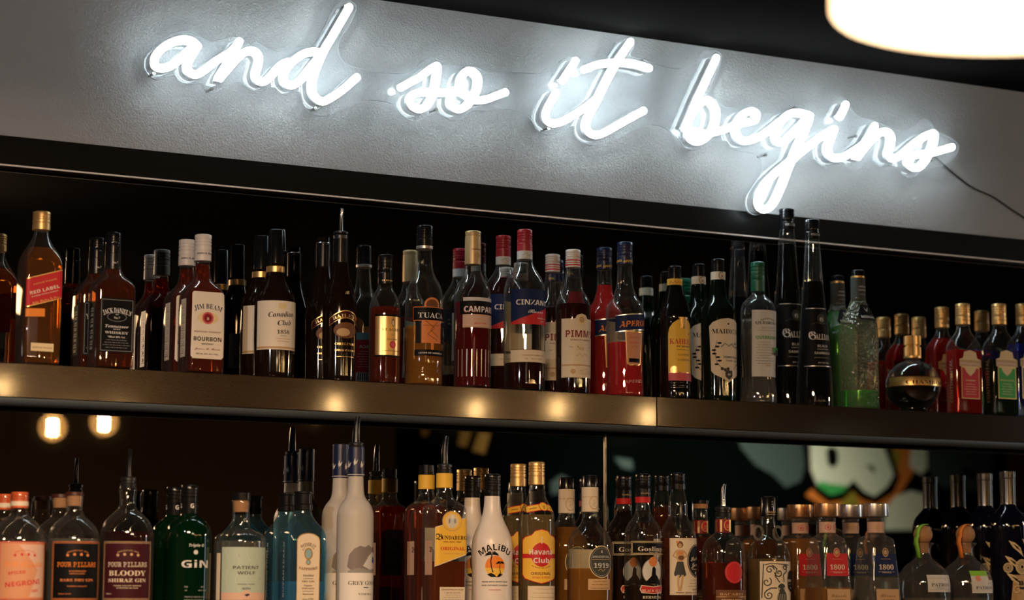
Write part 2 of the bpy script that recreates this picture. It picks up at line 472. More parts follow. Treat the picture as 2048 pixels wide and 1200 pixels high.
# ------------------------------------------------------------------ the setting
def line_y(p0, p1, x): return p0+(p1-p0)*x/2048
SHF, LM = -0.190, -0.105   # front of the upper shelf; plane of the lower mirrors
Z_TOP = onY(1024, 778.5, SHF).z; Z_BOT = onY(1024, 839.5, SHF).z; Z_STRIP = onY(1024, 853, SHF).z
FY, WY = -0.030, -0.022
Z_F1 = onY(1024, 425.5, FY).z; Z_F2 = onY(1024, 374.5, FY).z
Z_CEIL = onY(1024, 38.2, WY).z
Z_LOW = onY(1024, 1217, LM-.205).z
RX0, RX1, RY0 = -1.6, 10.2, -6.5
plaster = prin('grey_plaster', (.42, .42, .42), .75, bump=(260, .55, .004, 4))
dark_ceiling = prin('black_ceiling', (.006, .0055, .005), .9, spec=0)
floor_m = prin('dark_floorboards', (.05, .03, .02), .5)
dark_wall = prin('dark_green_wall', (.005, .008, .006), .9, spec=0)
fascia_m = prin('black_laminate', (.006, .0055, .005), .38, spec=.12, bump=(420, .25, .00015, 2))
shelf_m = prin('dark_brown_laminate', (.014, .0075, .0045), .21, spec=.42, coat=.5, bump=(330, .4, .0003, 3))
strip_m = prin('brushed_aluminium', (.10, .125, .15), .42, .5)
edge_m = prin('pale_edge_strip', (.95, .86, .78), .3)
mm = bpy.data.materials.new('smoky_mirror'); _n, _l = nodes_of(mm); _b = _n['Principled BSDF']
_b.inputs['Base Color'].default_value = (.62, .60, .57, 1); _b.inputs['Metallic'].default_value = 1; _b.inputs['Roughness'].default_value = .012

struct(box('floor', RX0, RX1, RY0, .3, -.1, 0, floor_m))
struct(box('ceiling', RX0, RX1, RY0, .3, Z_CEIL, Z_CEIL+.1, dark_ceiling))
struct(box('wall_north', RX0, RX1, WY, .3, Z_F2-.004, Z_CEIL, plaster))
struct(box('wall_north_lower', RX0, RX1, .008, .3, 0, Z_F2-.004, dark_wall))
struct(box('wall_north_backing', RX0, RX1, LM+.008, .006, Z_LOW, Z_BOT-.0005, dark_wall))
struct(box('wall_south', 4.9, RX1, RY0-.1, RY0, 0, Z_CEIL, dark_wall))
struct(box('wall_south_brown', RX0, 4.9, RY0-.1, RY0, 0, Z_CEIL, prin('brown_wall', (.06, .035, .017), .8, spec=.1)))
struct(box('wall_west', RX0-.1, RX0, RY0, .3, 0, Z_CEIL, prin('brown_wall', (.06, .035, .017), .8, spec=.1)))
struct(box('wall_east', RX1, RX1+.1, RY0, .3, 0, Z_CEIL, dark_wall))
# fascia boards above the mirror, butt joint, pale edge strip underneath
xj = onY(1219, 445, FY).x
struct(box('trim_1', RX0, xj-.0006, FY, 0.008, Z_F1, Z_F2, fascia_m, bev=.0006))
struct(box('trim_2', xj+.0006, RX1, FY-.0006, 0.008, Z_F1, Z_F2-.0004, fascia_m, bev=.0006))
struct(box('trim_3', RX0, xj-.0004, FY-.0012, FY+.004, Z_F1-.0028, Z_F1, edge_m))
struct(box('trim_4', xj+.0004, RX1, FY-.0018, FY+.004, Z_F1-.0028, Z_F1, edge_m))
shelf_m.node_tree.nodes['Principled BSDF'].inputs['Specular Tint'].default_value = (1, .82, .68, 1)
# mirrors
xs = onY(1210, 900, LM).x
o = box('mirror_panel', RX0, RX1, 0, .006, Z_TOP, Z_F1, mm); tag(o, 'smoky wall mirror between the fascia and the upper bottle shelf', 'mirror')
o = box('mirror_panel', RX0, xs-.0008, LM, LM+.006, Z_LOW, Z_STRIP-.0005, mm); tag(o, 'smoky mirror behind the gin bottles, left of the upright joint', 'mirror', 'mirror panels under the shelf')
o = box('mirror_panel', xs+.0008, RX1, LM, LM+.006, Z_LOW, Z_STRIP-.0005, mm); tag(o, 'smoky mirror showing the painted wall, right of the upright joint', 'mirror', 'mirror panels under the shelf')
o = box('joint_strip', xs-.0016, xs+.0016, LM-.003, LM, Z_LOW, Z_STRIP-.0005, prin('joint_metal', (.5, .45, .38), .3, .9)); tag(o, 'thin upright metal joint between the two lower mirrors', 'strip')
# shelves
xj2 = onY(1313, 800, SHF).x
for nm, x0, x1, dy, lab in (('left', RX0, xj2-.0005, 0, 'glossy dark brown shelf board with warm lamp glints, left of the joint'),
                            ('right', xj2+.0005, RX1, -.001, 'dark shelf board fading to black, right of the joint')):
    b = empty('bar_shelf', (x0 if nm == 'right' else 2.0, 0, Z_BOT), lab, 'shelf', 'upper shelf boards')
    bm = bmesh.new(); bx(bm, x0, x1, SHF+dy, -.001, Z_BOT, Z_TOP, .0009)
    if nm == 'right':   # this board sits a hair out of line with its neighbour
        for v in bm.verts: v.co.y += (v.co.x-x0)*.004 if v.co.y < -.1 else 0
    q = bm_obj('board', bm, shelf_m, None, smooth=0); q.parent = b; q.matrix_parent_inverse = Matrix.Translation(-b.location)
    bm = bmesh.new(); h = Z_BOT-Z_STRIP
    pr = [(SHF+.004, Z_BOT), (SHF+.004, Z_BOT-h*.45), (SHF+.007, Z_BOT-h*.8), (SHF+.013, Z_STRIP), (SHF+.03, Z_STRIP), (SHF+.03, Z_BOT)]
    A = [bm.verts.new((x0, *p)) for p in pr]; B2 = [bm.verts.new((x1, *p)) for p in pr]
    for i in range(6): bm.faces.new((A[i], A[(i+1) % 6], B2[(i+1) % 6], B2[i]))
    bm.faces.new(A[::-1]); bm.faces.new(B2)
    q = bm_obj('edge_profile', bm, strip_m, None); q.parent = b; q.matrix_parent_inverse = Matrix.Translation(-b.location)
o = box('bar_shelf', RX0, RX1, LM-.22, -.001, Z_LOW-.04, Z_LOW, shelf_m, bev=.001); tag(o, 'dark lower shelf carrying the gin, rum and tequila bottles', 'shelf')

# ------------------------------------------------------------------ neon sign
neon = emit('neon_white', (.80, .95, 1.0), 33.0)
TY = WY-.046
def zl(pts, f, ox, oy): return [(ox+x/f, oy+y/f) for x, y in pts]
A1, A2, A3, A4, A5 = (4.267, 270, 0), (6, 740, 60), (4.6156, 1040, 60), (3.3333, 1320, 80), (4.285, 1620, 180)
LET = [
 zl([(535, 395), (480, 350), (400, 340), (300, 370), (215, 430), (168, 500), (175, 565), (235, 582), (310, 560), (390, 500), (460, 430), (530, 385), (500, 450), (455, 530), (450, 590), (490, 630), (540, 630), (610, 585), (700, 515), (800, 455), (860, 400)], *A1),
 zl([(890, 355), (845, 440), (780, 560), (710, 680), (790, 590), (880, 490), (950, 440), (1020, 440), (1058, 490), (1050, 560), (1030, 630), (1050, 685), (1100, 695), (1160, 650), (1240, 560), (1300, 530)], *A1),
 zl([(1600, 455), (1520, 440), (1430, 465), (1340, 530), (1280, 610), (1275, 690), (1330, 728), (1410, 685), (1500, 580), (1600, 455)], *A1),
 zl([(1828, 62), (1760, 180), (1690, 300), (1610, 440), (1545, 590), (1510, 720), (1530, 820), (1600, 865), (1680, 830), (1780, 760), (1892, 662)], *A1),
 zl([(370, 690), (480, 630), (600, 565), (710, 480), (800, 430), (812, 490), (795, 600), (775, 720), (740, 820), (680, 910), (590, 950), (510, 910), (482, 840), (520, 775), (620, 745), (760, 745), (900, 750), (1000, 725)], *A2),
 zl([(1085, 700), (1090, 600), (1130, 520), (1190, 488), (1255, 515), (1300, 590), (1285, 710), (1230, 820), (1150, 915), (1060, 950), (985, 905), (970, 830), (1010, 745), (1090, 740), (1180, 790), (1280, 840), (1400, 830), (1510, 790), (1622, 748)], *A2),
 zl([(512, 285), (450, 380), (392, 468)], *A3),
 zl([(332, 578), (280, 670), (240, 760), (245, 825), (300, 862), (390, 845), (510, 775), (640, 690), (700, 640)], *A3),
 zl([(1020, 110), (950, 210), (870, 340), (790, 490), (710, 650), (640, 790), (612, 880), (640, 945), (710, 970), (800, 935), (950, 850), (1140, 746)], *A3),
 zl([(598, 362), (700, 325), (820, 305), (960, 302), (1080, 320), (1190, 352)], *A3),
 zl([(376, 120), (310, 260), (240, 410), (190, 530), (165, 590)], *A4),
 zl([(172, 580), (210, 500), (260, 430), (320, 402), (368, 450), (375, 520), (350, 600), (300, 655), (245, 678), (195, 650), (210, 605), (290, 625), (390, 608), (470, 580), (520, 555)], *A4),
 zl([(500, 565), (570, 550), (630, 535), (645, 495), (605, 475), (550, 500), (512, 560), (510, 625), (545, 668), (605, 668), (680, 635), (750, 585), (790, 550)], *A4),
 zl([(1000, 505), (940, 488), (870, 490), (810, 540), (775, 610), (778, 665), (820, 680), (880, 630), (950, 560), (1000, 505), (965, 610), (910, 730), (860, 850), (810, 980), (755, 1090), (700, 1130), (655, 1105), (655, 1040), (700, 960), (790, 870), (890, 790), (1000, 700), (1090, 635), (1160, 595)], *A4),
 zl([(1163, 595), (1140, 660), (1120, 725), (1145, 780), (1200, 785), (1260, 760), (1330, 715), (1400, 665)], *A4),
 zl([(305, 125), (285, 175), (255, 230)], *A5),
 zl([(555, 310), (510, 395), (455, 490), (402, 585), (460, 505), (530, 425), (600, 365), (665, 362), (698, 410), (688, 490), (672, 545), (700, 585), (760, 570), (830, 515)], *A5),
 zl([(820, 525), (900, 455), (980, 400), (1060, 372), (1065, 430), (1035, 520), (985, 610), (925, 665), (865, 655), (840, 605), (880, 565), (960, 550), (1060, 535), (1130, 515), (1215, 490)], *A5),
]
OUT = [(288, 135), (292, 110), (318, 82), (345, 66), (375, 60), (395, 69), (420, 82), (440, 80), (465, 72), (485, 77), (495, 87), (515, 85), (537, 98), (560, 102), (600, 93), (628, 90), (655, 40), (672, 10), (690, 0), (708, 5), (713, 20), (700, 50), (680, 80), (678, 105), (690, 125), (715, 135), (750, 142), (800, 147), (825, 140), (845, 122), (865, 112), (885, 125), (910, 131), (950, 133), (970, 142), (1000, 145), (1040, 145), (1080, 146), (1110, 132), (1130, 115), (1152, 112), (1165, 118), (1215, 112), (1230, 85), (1245, 77), (1265, 78), (1268, 95), (1262, 112), (1300, 122), (1340, 135), (1370, 135), (1395, 120), (1410, 102), (1425, 100), (1442, 108), (1440, 130), (1425, 165), (1413, 185), (1430, 198), (1450, 213), (1475, 215), (1495, 209), (1515, 218), (1540, 226), (1560, 220), (1585, 210), (1605, 215), (1630, 230), (1656, 224), (1670, 198), (1690, 194), (1705, 220), (1720, 235), (1745, 240), (1770, 250), (1800, 262), (1825, 253), (1845, 237), (1862, 245), (1874, 262), (1900, 275), (1917, 290), (1912, 310), (1890, 330), (1865, 334), (1845, 342), (1825, 355), (1805, 347), (1793, 332), (1765, 334), (1750, 324), (1735, 324), (1715, 340), (1695, 337), (1680, 327), (1655, 335), (1640, 327), (1625, 317), (1580, 340), (1570, 370), (1555, 400), (1535, 424), (1510, 430), (1494, 420), (1492, 395), (1510, 365), (1525, 345), (1526, 325), (1515, 310), (1490, 303), (1465, 297), (1452, 282), (1415, 287), (1390, 301), (1370, 295), (1357, 278), (1340, 262), (1315, 250), (1285, 252), (1255, 268), (1215, 285), (1185, 291), (1162, 282), (1150, 267), (1148, 252), (1120, 264), (1095, 270), (1078, 262), (1065, 240), (1050, 228), (1025, 220), (1000, 218), (970, 222), (945, 222), (925, 238), (905, 242), (885, 230), (870, 228), (850, 237), (825, 242), (805, 228), (790, 210), (765, 202), (740, 200), (715, 203), (680, 222), (650, 232), (625, 227), (608, 210), (600, 184), (575, 190), (560, 185), (547, 174), (525, 183), (508, 182), (495, 172), (480, 165), (465, 167), (440, 182), (425, 186), (410, 180), (403, 167), (375, 170), (358, 162), (350, 152), (335, 154), (315, 160), (298, 151)]
c0 = onY(1090, 180, WY)
sign = empty('neon_sign', (c0.x, WY, c0.z), 'white neon script sign reading "and so it begins" on the grey wall', 'sign')
def under(ob, p): ob.parent = p; ob.matrix_parent_inverse = Matrix.Translation(-p.location); return ob
for L in LET:
    bm = bmesh.new(); tube(bm, smooth_line([onY(x, y, TY) for x, y in L], 5), .0078, 10)
    e = [onY(*L[0], TY), onY(*L[-1], TY)]
    for q in e:
        bmesh.ops.create_uvsphere(bm, u_segments=10, v_segments=8, radius=.0078, matrix=Matrix.Translation(q))
    under(bm_obj('neon_tube', bm, neon), sign)
    bm = bmesh.new(); pl = smooth_line([onY(x, y, TY)+Vector((0, .0055, 0)) for x, y in L], 4)
    for dy_ in (0, .006): tube(bm, [p+Vector((0, dy_, 0)) for p in pl], .0074, 8)
    under(bm_obj('tube_channel', bm, prin('white_channel', (.75, .78, .8), .4)), sign)
ac = glass('clear_acrylic', (.985, .99, .995), (.8, .85, .87), f0=.03, scat=.10); rim = glass('acrylic_rim', (.95, .98, 1), (.85, .9, .92), scat=.3)  # whitish rim colour imitates neon light piped to the cut edges
P = [onY(x, y, WY-.028) for x, y in [p for p in OUT]]
P = [q for q in smooth_line(P+[P[0]], 3)][:-1]
n = len(P); tri = tessellate_polygon([P])
V = P+[q+Vector((0, .005, 0)) for q in P]; Fs = [tuple(t) for t in tri]+[tuple(i+n for i in t) for t in tri]; MI = [0]*len(Fs)
for i in range(n): Fs.append((i, (i+1) % n, n+(i+1) % n, n+i)); MI.append(1)
under(mesh_obj('acrylic_backing', V, Fs, [ac, rim], None, MI, 0), sign)
for x, y in ((307, 147), (423, 178), (630, 217), (872, 219), (1096, 257), (1283, 122), (1530, 310), (1712, 272), (1864, 320), (1590, 215), (690, 12)):
    bm = bmesh.new(); q = onY(x, y, WY-.034)
    for dy, r in ((.014, .0022), (-.0015, .0036)):
        bmesh.ops.create_cone(bm, cap_ends=True, segments=14, radius1=r, radius2=r, depth=.028 if dy > 0 else .003, matrix=Matrix.Translation(q+Vector((0, dy, 0))) @ Matrix.Rotation(pi/2, 4, 'X'))
    under(bm_obj('standoff_screw', bm, prin('screw_metal', (.25, .24, .22), .35, .8)), sign)
bm = bmesh.new(); tube(bm, smooth_line([onY(x, y, Yy) for x, y, Yy in ((1855, 305, WY-.012), (1875, 318, WY-.006), (1905, 345, WY-.004), (1945, 375, WY-.004), (1985, 393, WY-.004), (2025, 420, WY-.004), (2090, 462, WY-.004), (2200, 530, WY-.004))], 6), .0016, 6)
under(bm_obj('power_cable', bm, prin('cable_black', (.02, .02, .02), .5)), sign)
for ax, ay in ((760, 152), (1030, 200), (1330, 205)):
    pass

# ------------------------------------------------------------------ drum pendant, close to the camera
d = raydir(2062, 15); LP = CAM + d*2.05; lr = 398/F*2.05
drum = empty('pendant_lamp', LP, 'large round glowing drum pendant lamp hanging at the top right', 'lamp')
bm = bmesh.new(); N = 64
prof = [(lr*.965, .004), (lr*.99, 0), (lr, .003), (lr, .17), (lr*.985, .17), (lr*.985, .004)]
rg = [[bm.verts.new((r*cos(2*pi*k/N), r*sin(2*pi*k/N), z)) for k in range(N)] for r, z in prof]
for i in range(len(rg)):
    A, B2 = rg[i], rg[(i+1) % len(rg)]
    for k in range(N): bm.faces.new((A[k], A[(k+1) % N], B2[(k+1) % N], B2[k]))
bm_obj('drum_shade', bm, prin('linen_shade', (.72, .66, .58), .7, emis=(1, .62, .32), estr=.10), drum)
bm = bmesh.new(); bmesh.ops.create_circle(bm, cap_ends=True, segments=N, radius=lr*.966, matrix=Matrix.Translation((0, 0, .005)))
bm_obj('diffuser', bm, emit('lamp_glow', (1, .74, .48), 46.0), drum)
bm = bmesh.new(); tube(bm, [(0, 0, .15), (0, 0, Z_CEIL-LP.z-.02)], .004, 8); bm_obj('cord', bm, MATS['cable_black'], drum)
bm = bmesh.new(); bmesh.ops.create_cone(bm, cap_ends=True, segments=24, radius1=.05, radius2=.045, depth=.025, matrix=Matrix.Translation((0, 0, Z_CEIL-LP.z-.0125))); bm_obj('ceiling_rose', bm, MATS['cable_black'], drum)

# ------------------------------------------------------------------ globe bulbs hanging in the room, seen in the mirror and as glints on the shelf
gm = bpy.data.materials.new('amber_globe'); n_, l_ = nodes_of(gm); n_.remove(n_['Principled BSDF'])
a_ = n_.new('ShaderNodeBsdfTransparent'); a_.inputs[0].default_value = (1, .86, .6, 1)
b_ = n_.new('ShaderNodeBsdfTranslucent'); b_.inputs[0].default_value = (.9, .62, .28, 1)
s_ = n_.new('ShaderNodeMixShader'); s_.inputs[0].default_value = .22; l_.new(a_.outputs[0], s_.inputs[1]); l_.new(b_.outputs[0], s_.inputs[2]); l_.new(s_.outputs[0], n_['Material Output'].inputs[0])
fil = emit('filament_glow', (1, .72, .42), 260)
def globe(px, py, plane, t, label):
    v = CAM + raydir(px, py)*t; p = Vector((v.x, 2*plane-v.y, v.z)); r = 28.5*t/F
    g = empty('globe_bulb', p, label, 'bulb', 'globe bulbs hanging over the bar')
    bm = bmesh.new(); bmesh.ops.create_uvsphere(bm, u_segments=32, v_segments=20, radius=r)
    for v_ in bm.verts:
        if v_.co.z > r*.8: v_.co.z += (v_.co.z-r*.8)*1.6
    bm_obj('globe_glass', bm, gm, g)
    bm = bmesh.new(); bmesh.ops.create_cone(bm, cap_ends=True, segments=20, radius1=r*.30, radius2=r*.30, depth=r*1.05); bm_obj('filament', bm, fil, g)
    bm = bmesh.new(); bmesh.ops.create_cone(bm, cap_ends=True, segments=20, radius1=.018, radius2=.016, depth=.06, matrix=Matrix.Translation((0, 0, r*1.25+.02))); bm_obj('lamp_holder', bm, MATS['cable_black'], g)
    bm = bmesh.new(); tube(bm, [(0, 0, r*1.25+.04), (0, 0, Z_CEIL-p.z)], .003, 6); bm_obj('cord', bm, MATS['cable_black'], g)
    point('globe_light', p-Vector((0, 0, r*.1)), 5, (1, .66, .36), r*.4, True)
globe(105, 855, LM, 8.0, 'round amber filament bulb reflected whole at far left below the shelf')
globe(208, 845, LM, 8.2, 'round amber filament bulb reflected half hidden by the shelf, right of the whole one')
globe(670, 812, SHF, 7.6, 'filament bulb making the brightest glint on the shelf front, under the cream liqueur')
globe(952, 820, SHF, 7.9, 'filament bulb making the glint on the shelf front under the red bitter aperitif')
globe(1115, 817, SHF, 8.3, 'filament bulb making the broad glint on the shelf front, under the white capped bottles')
globe(1296, 834, SHF, 8.6, 'filament bulb making the glint right beside the shelf joint')
globe(6, 775, SHF, 7.4, 'filament bulb making the dull glint at the far left end of the shelf')

# ------------------------------------------------------------------ painted wall across the room (seen in the lower mirror)
def MU(pts): return [(lambda v: Vector((v.x, RY0+.006, v.z)))(onY(x, y, 2*LM-RY0)) for x, y in pts]
def paint(n, c): return prin('paint_'+n, c, .8, spec=0)
MP = []
pale, blk, org, olv, grn, tea, dim, brn, yel = [paint(*q) for q in (('pale_green', (.52, .58, .44)), ('black', (.001, .001, .001)), ('orange', (.45, .14, .025)), ('olive', (.20, .17, .02)), ('green', (.04, .30, .07)), ('teal', (.035, .055, .05)), ('dim_teal', (.012, .035, .028)), ('brown', (.10, .045, .015)), ('ochre', (.40, .24, .06)))]
def patch(pts, m): MP.append((MU(pts), m))
patch([(980, 700), (2400, 700), (2400, 1215), (980, 1215)], paint('dark_ground', (.0006, .0013, .0011)))
patch([(1760, 860), (1850, 860), (1835, 930), (1800, 985), (1760, 1030), (1690, 1030), (1640, 1010), (1610, 990)], org)
patch([(1782, 898), (1800, 902), (1797, 940), (1788, 952)], olv); patch([(1680, 985), (1710, 985), (1720, 1020), (1680, 1020)], olv)
patch([(1800, 1060), (1765, 1060), (1770, 1015), (1790, 992), (1820, 982), (1850, 990), (1862, 1060)], pale)
patch([(1470, 850), (1600, 850), (1610, 920), (1600, 962), (1570, 975), (1545, 950), (1510, 930), (1480, 895)], tea)
patch([(1598, 850), (1790, 850), (1782, 905), (1798, 955), (1786, 985), (1750, 1008), (1722, 1000), (1703, 982), (1684, 1000), (1655, 1006), (1628, 985), (1610, 950)], blk)
patch([(1617, 850), (1768, 850), (1766, 896), (1773, 915), (1785, 950), (1772, 973), (1747, 993), (1726, 983), (1704, 960), (1684, 984), (1659, 991), (1633, 972), (1620, 940)], pale)
patch([(1633, 972), (1659, 991), (1684, 984), (1694, 972), (1660, 968), (1636, 962)], grn)
patch([(1650, 900), (1662, 892), (1673, 902), (1674, 925), (1664, 937), (1653, 928)], blk); patch([(1728, 930), (1745, 932), (1748, 948)], blk)
patch([(1822, 870), (1850, 870), (1852, 935), (1840, 950), (1824, 940), (1816, 930)], pale)
patch([(1856, 870), (1975, 870), (1985, 930), (1960, 985), (1880, 975), (1856, 945)], tea); patch([(1920, 930), (1952, 945), (1950, 962), (1925, 950)], blk)
patch([(2008, 870), (2200, 870), (2200, 1010), (2015, 1010)], brn)
patch([(790, 700), (990, 700), (990, 1100), (790, 1100)], MATS['paint_dark_ground'])
patch([(838, 858), (858, 858), (852, 872), (843, 874)], yel); patch([(918, 860), (940, 862), (930, 895), (912, 890)], yel); patch([(955, 863), (978, 866), (966, 908), (942, 902)], yel)
patch([(1098, 965), (1118, 950), (1136, 958), (1120, 985), (1100, 990)], tea); patch([(1225, 915), (1260, 920), (1262, 940), (1240, 935)], tea)
V = []; Fs = []; MI = []; mats = []
for i, (pts, m) in enumerate(MP):
    if m not in mats: mats.append(m)
    b0 = len(V); V += [p+Vector((0, .0006*i, 0)) for p in pts]
    for t in tessellate_polygon([pts]): Fs.append(tuple(b0+j for j in t)); MI.append(mats.index(m))
o = mesh_obj('graffiti_mural', V, Fs, mats, None, MI, 0)
tag(o, 'painted graffiti mural of pale letters with black outlines, reflected in the right mirror', 'mural')
# ------------------------------------------------------------------ bottle materials
G = glass('clear_glass')
G_tex = glass('rippled_glass', (.86, .88, .66), (.38, .44, .24), bump=(160, 1.0, .006), rough=.04, scat=.09)
G_blue = glass('blue_glass', (.52, .86, 1.0), (.16, .48, .66), scat=.05)
G_green = glass('green_glass', (.02, .13, .04), (.004, .05, .012))
dark_glass = prin('near_black_glass', (.006, .005, .004), .06, spec=.6)
brown_glass = prin('dark_brown_glass', (.010, .005, .003), .07, spec=.6)
green_blk = prin('dark_green_glass', (.004, .008, .004), .06, spec=.6)
navy_glass = prin('dark_blue_glass', (.003, .004, .014), .06, spec=.6)
bottle_green = prin('bottle_green_glass', (.0008, .012, .004), .06, spec=.6)
black_cap = prin('black_cap', (.006, .006, .007), .2, spec=.35)
black_foil = prin('black_foil', (.006, .006, .007), .25, spec=.35)
white_cap = prin('white_cap', (.74, .68, .63), .4)
red_cap = prin('red_cap', (.34, .012, .025), .35)
navy_cap = prin('navy_cap', (.010, .016, .06), .3)
green_cap = prin('green_cap', (.005, .10, .05), .35)
gold_cap = prin('gold_cap', (.72, .46, .18), .36, .7)
cream_cap = prin('cream_gold_cap', (.62, .46, .24), .4, .45)
bronze_cap = prin('bronze_cap', (.80, .46, .24), .26, .95)
silver_cap = prin('silver_cap', (.78, .74, .70), .24, .95)
orange_cap = prin('orange_cap', (.62, .10, .02), .4)
cork = prin('cork', (.42, .22, .10), .75, bump=(300, .6, .002, 3))
chrome = prin('chrome', (.8, .8, .8), .12, 1)
whisky = liquid('whisky_amber', (.72, .24, .035), .26)
deep = liquid('whisky_deep_amber', (.50, .085, .010), .2)
red_amber = liquid('red_amber', (.62, .07, .012), .24)
gold_liq = liquid('golden_rum', (.95, .42, .06), .48)
pale_liq = liquid('pale_gold_rum', (.92, .70, .32), .25)
clear_liq = liquid('clear_spirit', (.95, .91, .82), .15)
bright_red = liquid('bright_red', (1.0, .06, .06), .75)
rasp_red = liquid('raspberry_red', (.80, .02, .02), .5)
dark_red = liquid('dark_red', (.10, .008, .006), .4)
bitter_red = liquid('bitter_red', (.42, .012, .016), .45)
melon = liquid('melon_green', (.05, .72, .04), .45)
dk_green = liquid('mint_green', (.008, .07, .01), .4)
blue_liq = liquid('curacao_blue', (.015, .05, .62), .5)
blue_tint = liquid('blue_tinted_gin', (.20, .66, 1.0), .40)
brown_liq = liquid('dark_rum', (.05, .016, .006), .3)
plum = liquid('plum_gin', (.09, .010, .014), .4)
frost = bpy.data.materials.new('frosted_glass'); _n, _l = nodes_of(frost); _b = _n['Principled BSDF']
_b.inputs['Base Color'].default_value = (.66, .63, .58, 1); _b.inputs['Roughness'].default_value = .42; _b.inputs['Transmission Weight'].default_value = .25; _b.inputs['IOR'].default_value = 1.3
milk = prin('white_coated_glass', (.80, .74, .68), .32)

YF = -0.142
def row2(B, gap=.004): return B.Y + max(2*max(q[2] for q in B.secs)+gap, .07)
UP = Z_TOP; LO = Z_LOW

# ================================================================== UPPER SHELF
# square whisky with slanted red label
B = Bottle('whisky_bottle', 78, 600, YF, UP)
B.body([(440, 12), (470, 14), (482, 19, 19, 19), (497, 28, 28, 26), (510, 34, 34, 18), (524, 37, 37, 9), (540, 37, 37, 6), (640, 37, 37, 6), ('base', 36, 36, 6)], G)
B.fill(498, whisky); B.cap(424, 461, 17.5, gold_cap, 3)
def slab(u0, u1, yl, yr, h): return [(u0, yl), (u1, yr), (u1, yr+h), (u0, yl+h)]
B.label([('P', slab(-37, 36, 563, 541, 58), 'gold'), ('P', slab(-37, 36, 565, 543, 54), 'red'), ('T', 'RED LABEL', 0, 582, 9.5, 'cream', 'bold', dict(w=62, rot=17)),
         ('T', 'JOHNNIE WALKER', 0, 567, 4.5, 'gold', 'serif', dict(w=50, rot=17)), ('T', 'BLENDED SCOTCH WHISKY', 1, 591, 3, 'cream', 'bold', dict(w=56, rot=17)),
         ('T', 'John Walker & Sons', 2, 602, 8, 'gold', 'script', dict(w=58, rot=17)),])
B.label([('P', slab(-37, 2, 623, 621, 16), 'orange')], 0, 'label_tail')
B.label([('R', -24, 690, 22, 706, 'palegold'), ('T', 'JOHNNIE WALKER', -1, 698, 4.5, 'brown', 'serif', dict(w=40))], 0, 'lower_label')
B.label([('R', -12, 635, 12, 665, 'cream'), ('R', -20, 560, 20, 635, 'red'), ('R', -12, 665, 12, 715, 'cream'), ('L', [(-9, 670), (-9, 690)], 2, 'black'), ('L', [(-5, 670), (-5, 690)], 1, 'black'), ('L', [(-1, 670), (-1, 690)], 2.4, 'black'), ('L', [(4, 670), (4, 690)], 1.4, 'black'), ('L', [(8, 670), (8, 690)], 2, 'black')], 2*B.quarter(640), 'back_label')
B.done('square whisky bottle with slanted red label and gold cap, leftmost on the upper shelf')

# black-label square whisky, a pair
B = Bottle('whisky_bottle', 223, 620, YF, UP)
B.body([(480, 12), (508, 14), (525, 15.5, 15.5, 15.5), (542, 17, 17, 17), (554, 24, 24, 20), (566, 34, 34, 14), (576, 39, 36, 8), (590, 39, 36, 7), (690, 39, 36, 7), ('base', 38, 35, 7)], G)
B.fill(538, deep); B.cap(466, 508, 15.5, black_cap, 3); B.band(508, 540, 16.2, black_foil)
B.label([('T', 'No.7', 0, 526, 6, 'white', 'serif')], 0, 'band_lettering', .0003, rad=16.3)
F_ = [('P', [(-33, 600), (33, 600), (35, 606), (35, 708), (-35, 708), (-35, 606)], 'black'), B.frame(-32, 604, 32, 705, .9, 'grey'),
      ('T', "JACK DANIEL'S", 0, 622, 14, 'white', 'serif', dict(w=62, arc=70)), ('E', 0, 638, 20, 9, 'grey'), ('E', 0, 638, 19, 8.2, 'black'), ('T', 'No.7', 0, 638.5, 6.5, 'white', 'serif'),
      ('T', 'OLD', 0, 632.5, 3, 'white', 'bold'), ('T', 'Tennessee', 0, 655, 8.5, 'white', 'ital', dict(w=48)), ('T', 'SOUR MASH', 0, 662, 2.6, 'white', 'bold'), ('T', 'WHISKEY', 0, 668, 7, 'white', 'serif', dict(w=48)),
      ('T', '700ml 40% Vol.', 0, 677, 5, 'white', 'serif', dict(w=36))]+B.lines(0, 684, 699, 4, 28, 'grey')
B.label(F_)
for sd in (-1, 1):
    q = []
    for k in range(4):
        y = 622+22*k; q += [('T', 'JACK', 0, y-4, 5, 'white', 'serif', dict(w=18, arc=14)), ('T', 'DANIEL', 0, y+2, 4, 'white', 'serif', dict(w=19)), ('T', 'WHISKEY', 0, y+8, 3, 'white', 'bold', dict(w=16)), ('R', -8, y+11, 8, y+12.2, 'white')]
    B.label([('R', -15, 606, 15, 706, 'black')]+q, sd*B.quarter(650), 'side_label')
B.done('square amber whiskey bottle with black label and black cap, front of its pair', 'black label whiskey pair')
copy_bottle(B, 190, 624, row2(B), 'square whiskey bottle with black label half hidden behind its twin, second from left')

